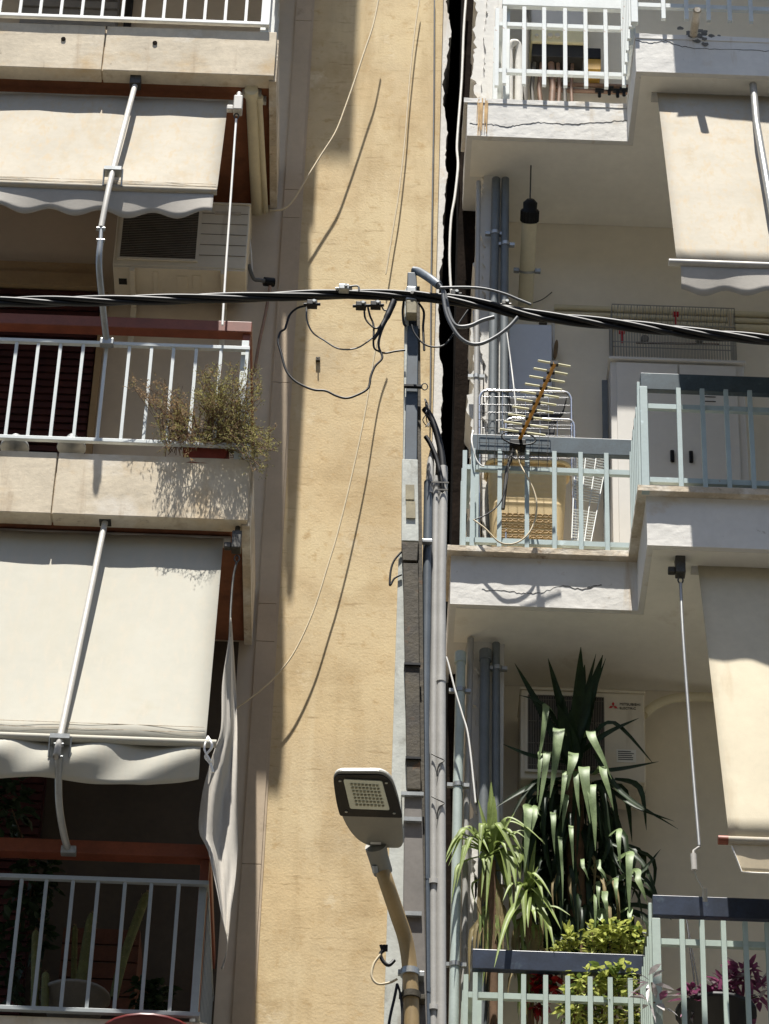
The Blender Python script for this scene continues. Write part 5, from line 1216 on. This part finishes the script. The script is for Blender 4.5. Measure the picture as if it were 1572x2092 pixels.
def arch(h, am, tip, w_, Yh=13.6, dy=-.1, mb=None):
    a, m_, t_ = U(*h, Yh), U(*am, Yh+dy*.6), U(*tip, Yh+dy)
    strap_leaf(mb or lf, [a, a.lerp(m_, .55)+V((0,0,.015)), m_, m_.lerp(t_, .5)+V((0, 0, .02)), t_], pw(w_), .4, 5, face=V((rnd.uniform(-.3,.3), -.7, .7)), basew=.7)
h1 = Q5(478, 500); h2 = Q5(830, 850)
A1 = [((230, 250), (40, 590), 15), ((250, 410), (150, 800), 14), ((400, 205), (368, 495), 17), ((640, 145), (990, 392), 12), ((540, 205), (745, 610), 18), ((610, 250), (760, 430), 15), ((300, 330), (200, 610), 13), ((560, 370), (630, 480), 15), ((330, 300), (460, 470), 16), ((650, 300), (800, 330), 12), ((440, 330), (470, 300), 14), ((200, 300), (60, 480), 12),
      ((600, 480), (690, 1100), 20), ((680, 520), (715, 800), 22), ((470, 560), (430, 1080), 13), ((420, 560), (385, 900), 10), ((170, 600), (105, 950), 9), ((700, 420), (760, 560), 12), ((390, 520), (420, 640), 12)]
for am, tip, w_ in A1: arch(h1, Q5(*am), Q5(*tip), w_)
for am, tip, w_ in A1[:14]: arch(h1, Q5(am[0]+rnd.uniform(-60, 60), am[1]+rnd.uniform(-30, 50)), Q5(tip[0]+rnd.uniform(-70, 70), tip[1]+rnd.uniform(-60, 60)), w_*.85, 13.62, rnd.uniform(-.1, .06))
for tip, w_ in (((480, -200), 18), ((355, -30), 10), ((510, -60), 20), ((705, 90), 10), ((450, -10), 12), ((530, 60), 16), ((630, 240), 14), ((560, 300), 14)):
    a, t_ = U(*h1, 13.6), U(*Q5(*tip), 13.58); strap_leaf(lf, [a, a.lerp(t_, .5)+V((0, -.01, .01)), t_], pw(w_), .5, 5)
A2 = [((860, 665), (1052, 890), 16), ((910, 840), (1140, 1195), 18), ((960, 985), (1225, 1062), 16), ((1000, 1110), (1078, 1390), 14), ((790, 860), (800, 1270), 16), ((640, 1100), (510, 1555), 14), ((900, 730), (970, 900), 20), ((760, 780), (700, 1000), 18), ((860, 1010), (900, 1130), 16), ((830, 960), (830, 1180), 16), ((700, 760), (590, 930), 12)]
for am, tip, w_ in A2: arch(h2, Q5(*am), Q5(*tip), w_, dy=-.12 if tip[1] < 1400 else -.24)
for tip, w_ in (((905, 345), 10), ((925, 600), 8), ((860, 660), 24), ((780, 480), 10)):
    a, t_ = U(*h2, 13.6), U(*Q5(*tip), 13.58); strap_leaf(lf, [a, a.lerp(t_, .5)+V((0, -.01, .01)), t_], pw(w_), .5, 5)
for k in range(110):
    hx_, hy = (h1 if k % 2 else h2); x = hx_+rnd.gauss(0, 17); y = hy+rnd.uniform(30, 170)
    strap_leaf(dd if k % 3 else lf, [U(hx_, y, 13.64), U(x, y+12, 13.6), U(x+rnd.uniform(-12, 12), y+rnd.uniform(50, 120), 13.6)], pw(rnd.uniform(6, 12)), .4, 4)
lf.build('leaves', 'young yucca', y2)['kind'] = 'stuff'; dd.build('dry_leaves', 'dry yucca', y2)['kind'] = 'stuff'
# ---------------------------------------------------------------- flowering and leafy plants behind the sage railing
leafy('lime green leafy shrub rising above the navy board', 'shrub', 'leafy_shrub', U(1250, 2140, 13.7), 13.62, [(1245, 1915, 30, 20, .12, 90), (1270, 1910, 26, 18, .12, 70), (1225, 1935, 30, 16, .1, 80), (1300, 1938, 28, 12, .1, 70), (1160, 1930, 18, 24, .08, 80), (1145, 1950, 22, 8, .06, 30), (1210, 1905, 14, 14, .06, 24), (1305, 1915, 10, 16, .05, 20)], ['lime leaf', 'lime leaf', 'mid leaf'], .06, .024)
leafy('yellow-green bush below the navy board, spilling between the sage bars', 'shrub', 'leafy_shrub', U(1235, 2150, 13.55), 13.5, [(1250, 2000, 40, 24, .08, 80), (1200, 2010, 40, 30, .08, 70), (1290, 2005, 30, 30, .08, 70), (1180, 2060, 40, 30, .1, 90), (1250, 2070, 50, 35, .1, 120), (1310, 2060, 24, 30, .08, 60)], ['lime leaf', 'mid leaf', 'mid leaf'], .06, .028)
leafy('red flowering plant behind the sage bars, left of the yellow-green bush', 'plant', 'flowering_plant', U(1100, 2150, 13.65), 13.6, [(1098, 2000, 10, 22, .05, 60), (1118, 1992, 22, 14, .05, 50), (1100, 2055, 14, 12, .05, 50), (1125, 2020, 16, 20, .06, 40)], ['red flower', 'red flower', 'leafy dark'], .05, .03)
leafy('striped pink and silver sprig poking out past the sage corner post', 'plant', 'trailing_plant', U(1340, 2070, 12.98), 12.78, [(1332, 2008, 22, 12, .05, 12), (1338, 2048, 26, 12, .05, 12)], ['silver leaf', 'purple leaf'], .10, .03)
leafy('purple and silver striped plant in the black pot behind the sage bars', 'plant', 'trailing_plant', U(1475, 2090, 13.15), 13.1, [(1420, 2045, 22, 22, .08, 60), (1470, 2035, 30, 24, .08, 80), (1520, 1992, 26, 22, .08, 60), (1490, 2010, 20, 20, .08, 40), (1548, 2035, 20, 26, .08, 36)], ['purple leaf', 'silver leaf', 'purple leaf'], .085, .026)
c = U(1465, 2120, 13.15); pot('black plastic pot of the purple striped plant', c, .12, .17, zo(1465, 2066, 13.15)-c.z, 'pot black')
MB_ = MB().tube(smooth_path([U(1403, 1880, 13.2), U(1412, 1950, 13.15), U(1424, 2040, 13.12)], 4), .004, 6).tube(smooth_path([U(1404, 1880, 13.2), U(1418, 1960, 13.15), U(1432, 2040, 13.12)], 4), .003, 6)
tag(MB_.build('hanging_cord', 'black cable'), 'pair of dark cords hanging from the navy board into the purple plant', 'cord')
# ---------------------------------------------------------------- camera, light
cam = bpy.data.cameras.new('camera'); co = bpy.data.objects.new('camera', cam); COL.objects.link(co); S.camera = co
cam.sensor_fit = 'VERTICAL'; cam.sensor_height = 24; cam.lens = 24*F/2092; cam.clip_end = 500; cam.clip_start = .1
fw = V((0, math.cos(PT), math.sin(PT))); up = V((0, -math.sin(PT), math.cos(PT))); X = V((1,0,0))
r_ = X*math.cos(RL)+up*math.sin(RL); u_ = -X*math.sin(RL)+up*math.cos(RL)
mw = Matrix((r_, u_, -fw)).transposed().to_4x4(); mw.translation = CAM; co.matrix_world = mw
d = V((.205, 1.0, -3.7)).normalized()
sun = bpy.data.lights.new('sun', 'SUN'); sun.energy = 4.6; sun.angle = math.radians(.53); sun.color = (1, .965, .9)
so = bpy.data.objects.new('sun', sun); COL.objects.link(so); so.rotation_euler = d.to_track_quat('-Z', 'Y').to_euler(); so.location = (-3, -10, 40)
w = bpy.data.worlds.new('World'); S.world = w; w.use_nodes = True
N = w.node_tree.nodes; sk = N.new('ShaderNodeTexSky'); sk.sky_type = 'NISHITA'; sk.sun_disc = False
sk.sun_elevation = math.asin(-d.z); sk.sun_rotation = math.atan2(-d.x, -d.y)
w.node_tree.links.new(sk.outputs['Color'], N['Background'].inputs['Color']); N['Background'].inputs['Strength'].default_value = .068
S.view_settings.view_transform = 'Standard'; S.view_settings.look = 'None'; S.view_settings.gamma = 1; S.view_settings.exposure = 1.2
S.render.engine = 'CYCLES'; S.cycles.max_bounces = 8; S.cycles.diffuse_bounces = 5
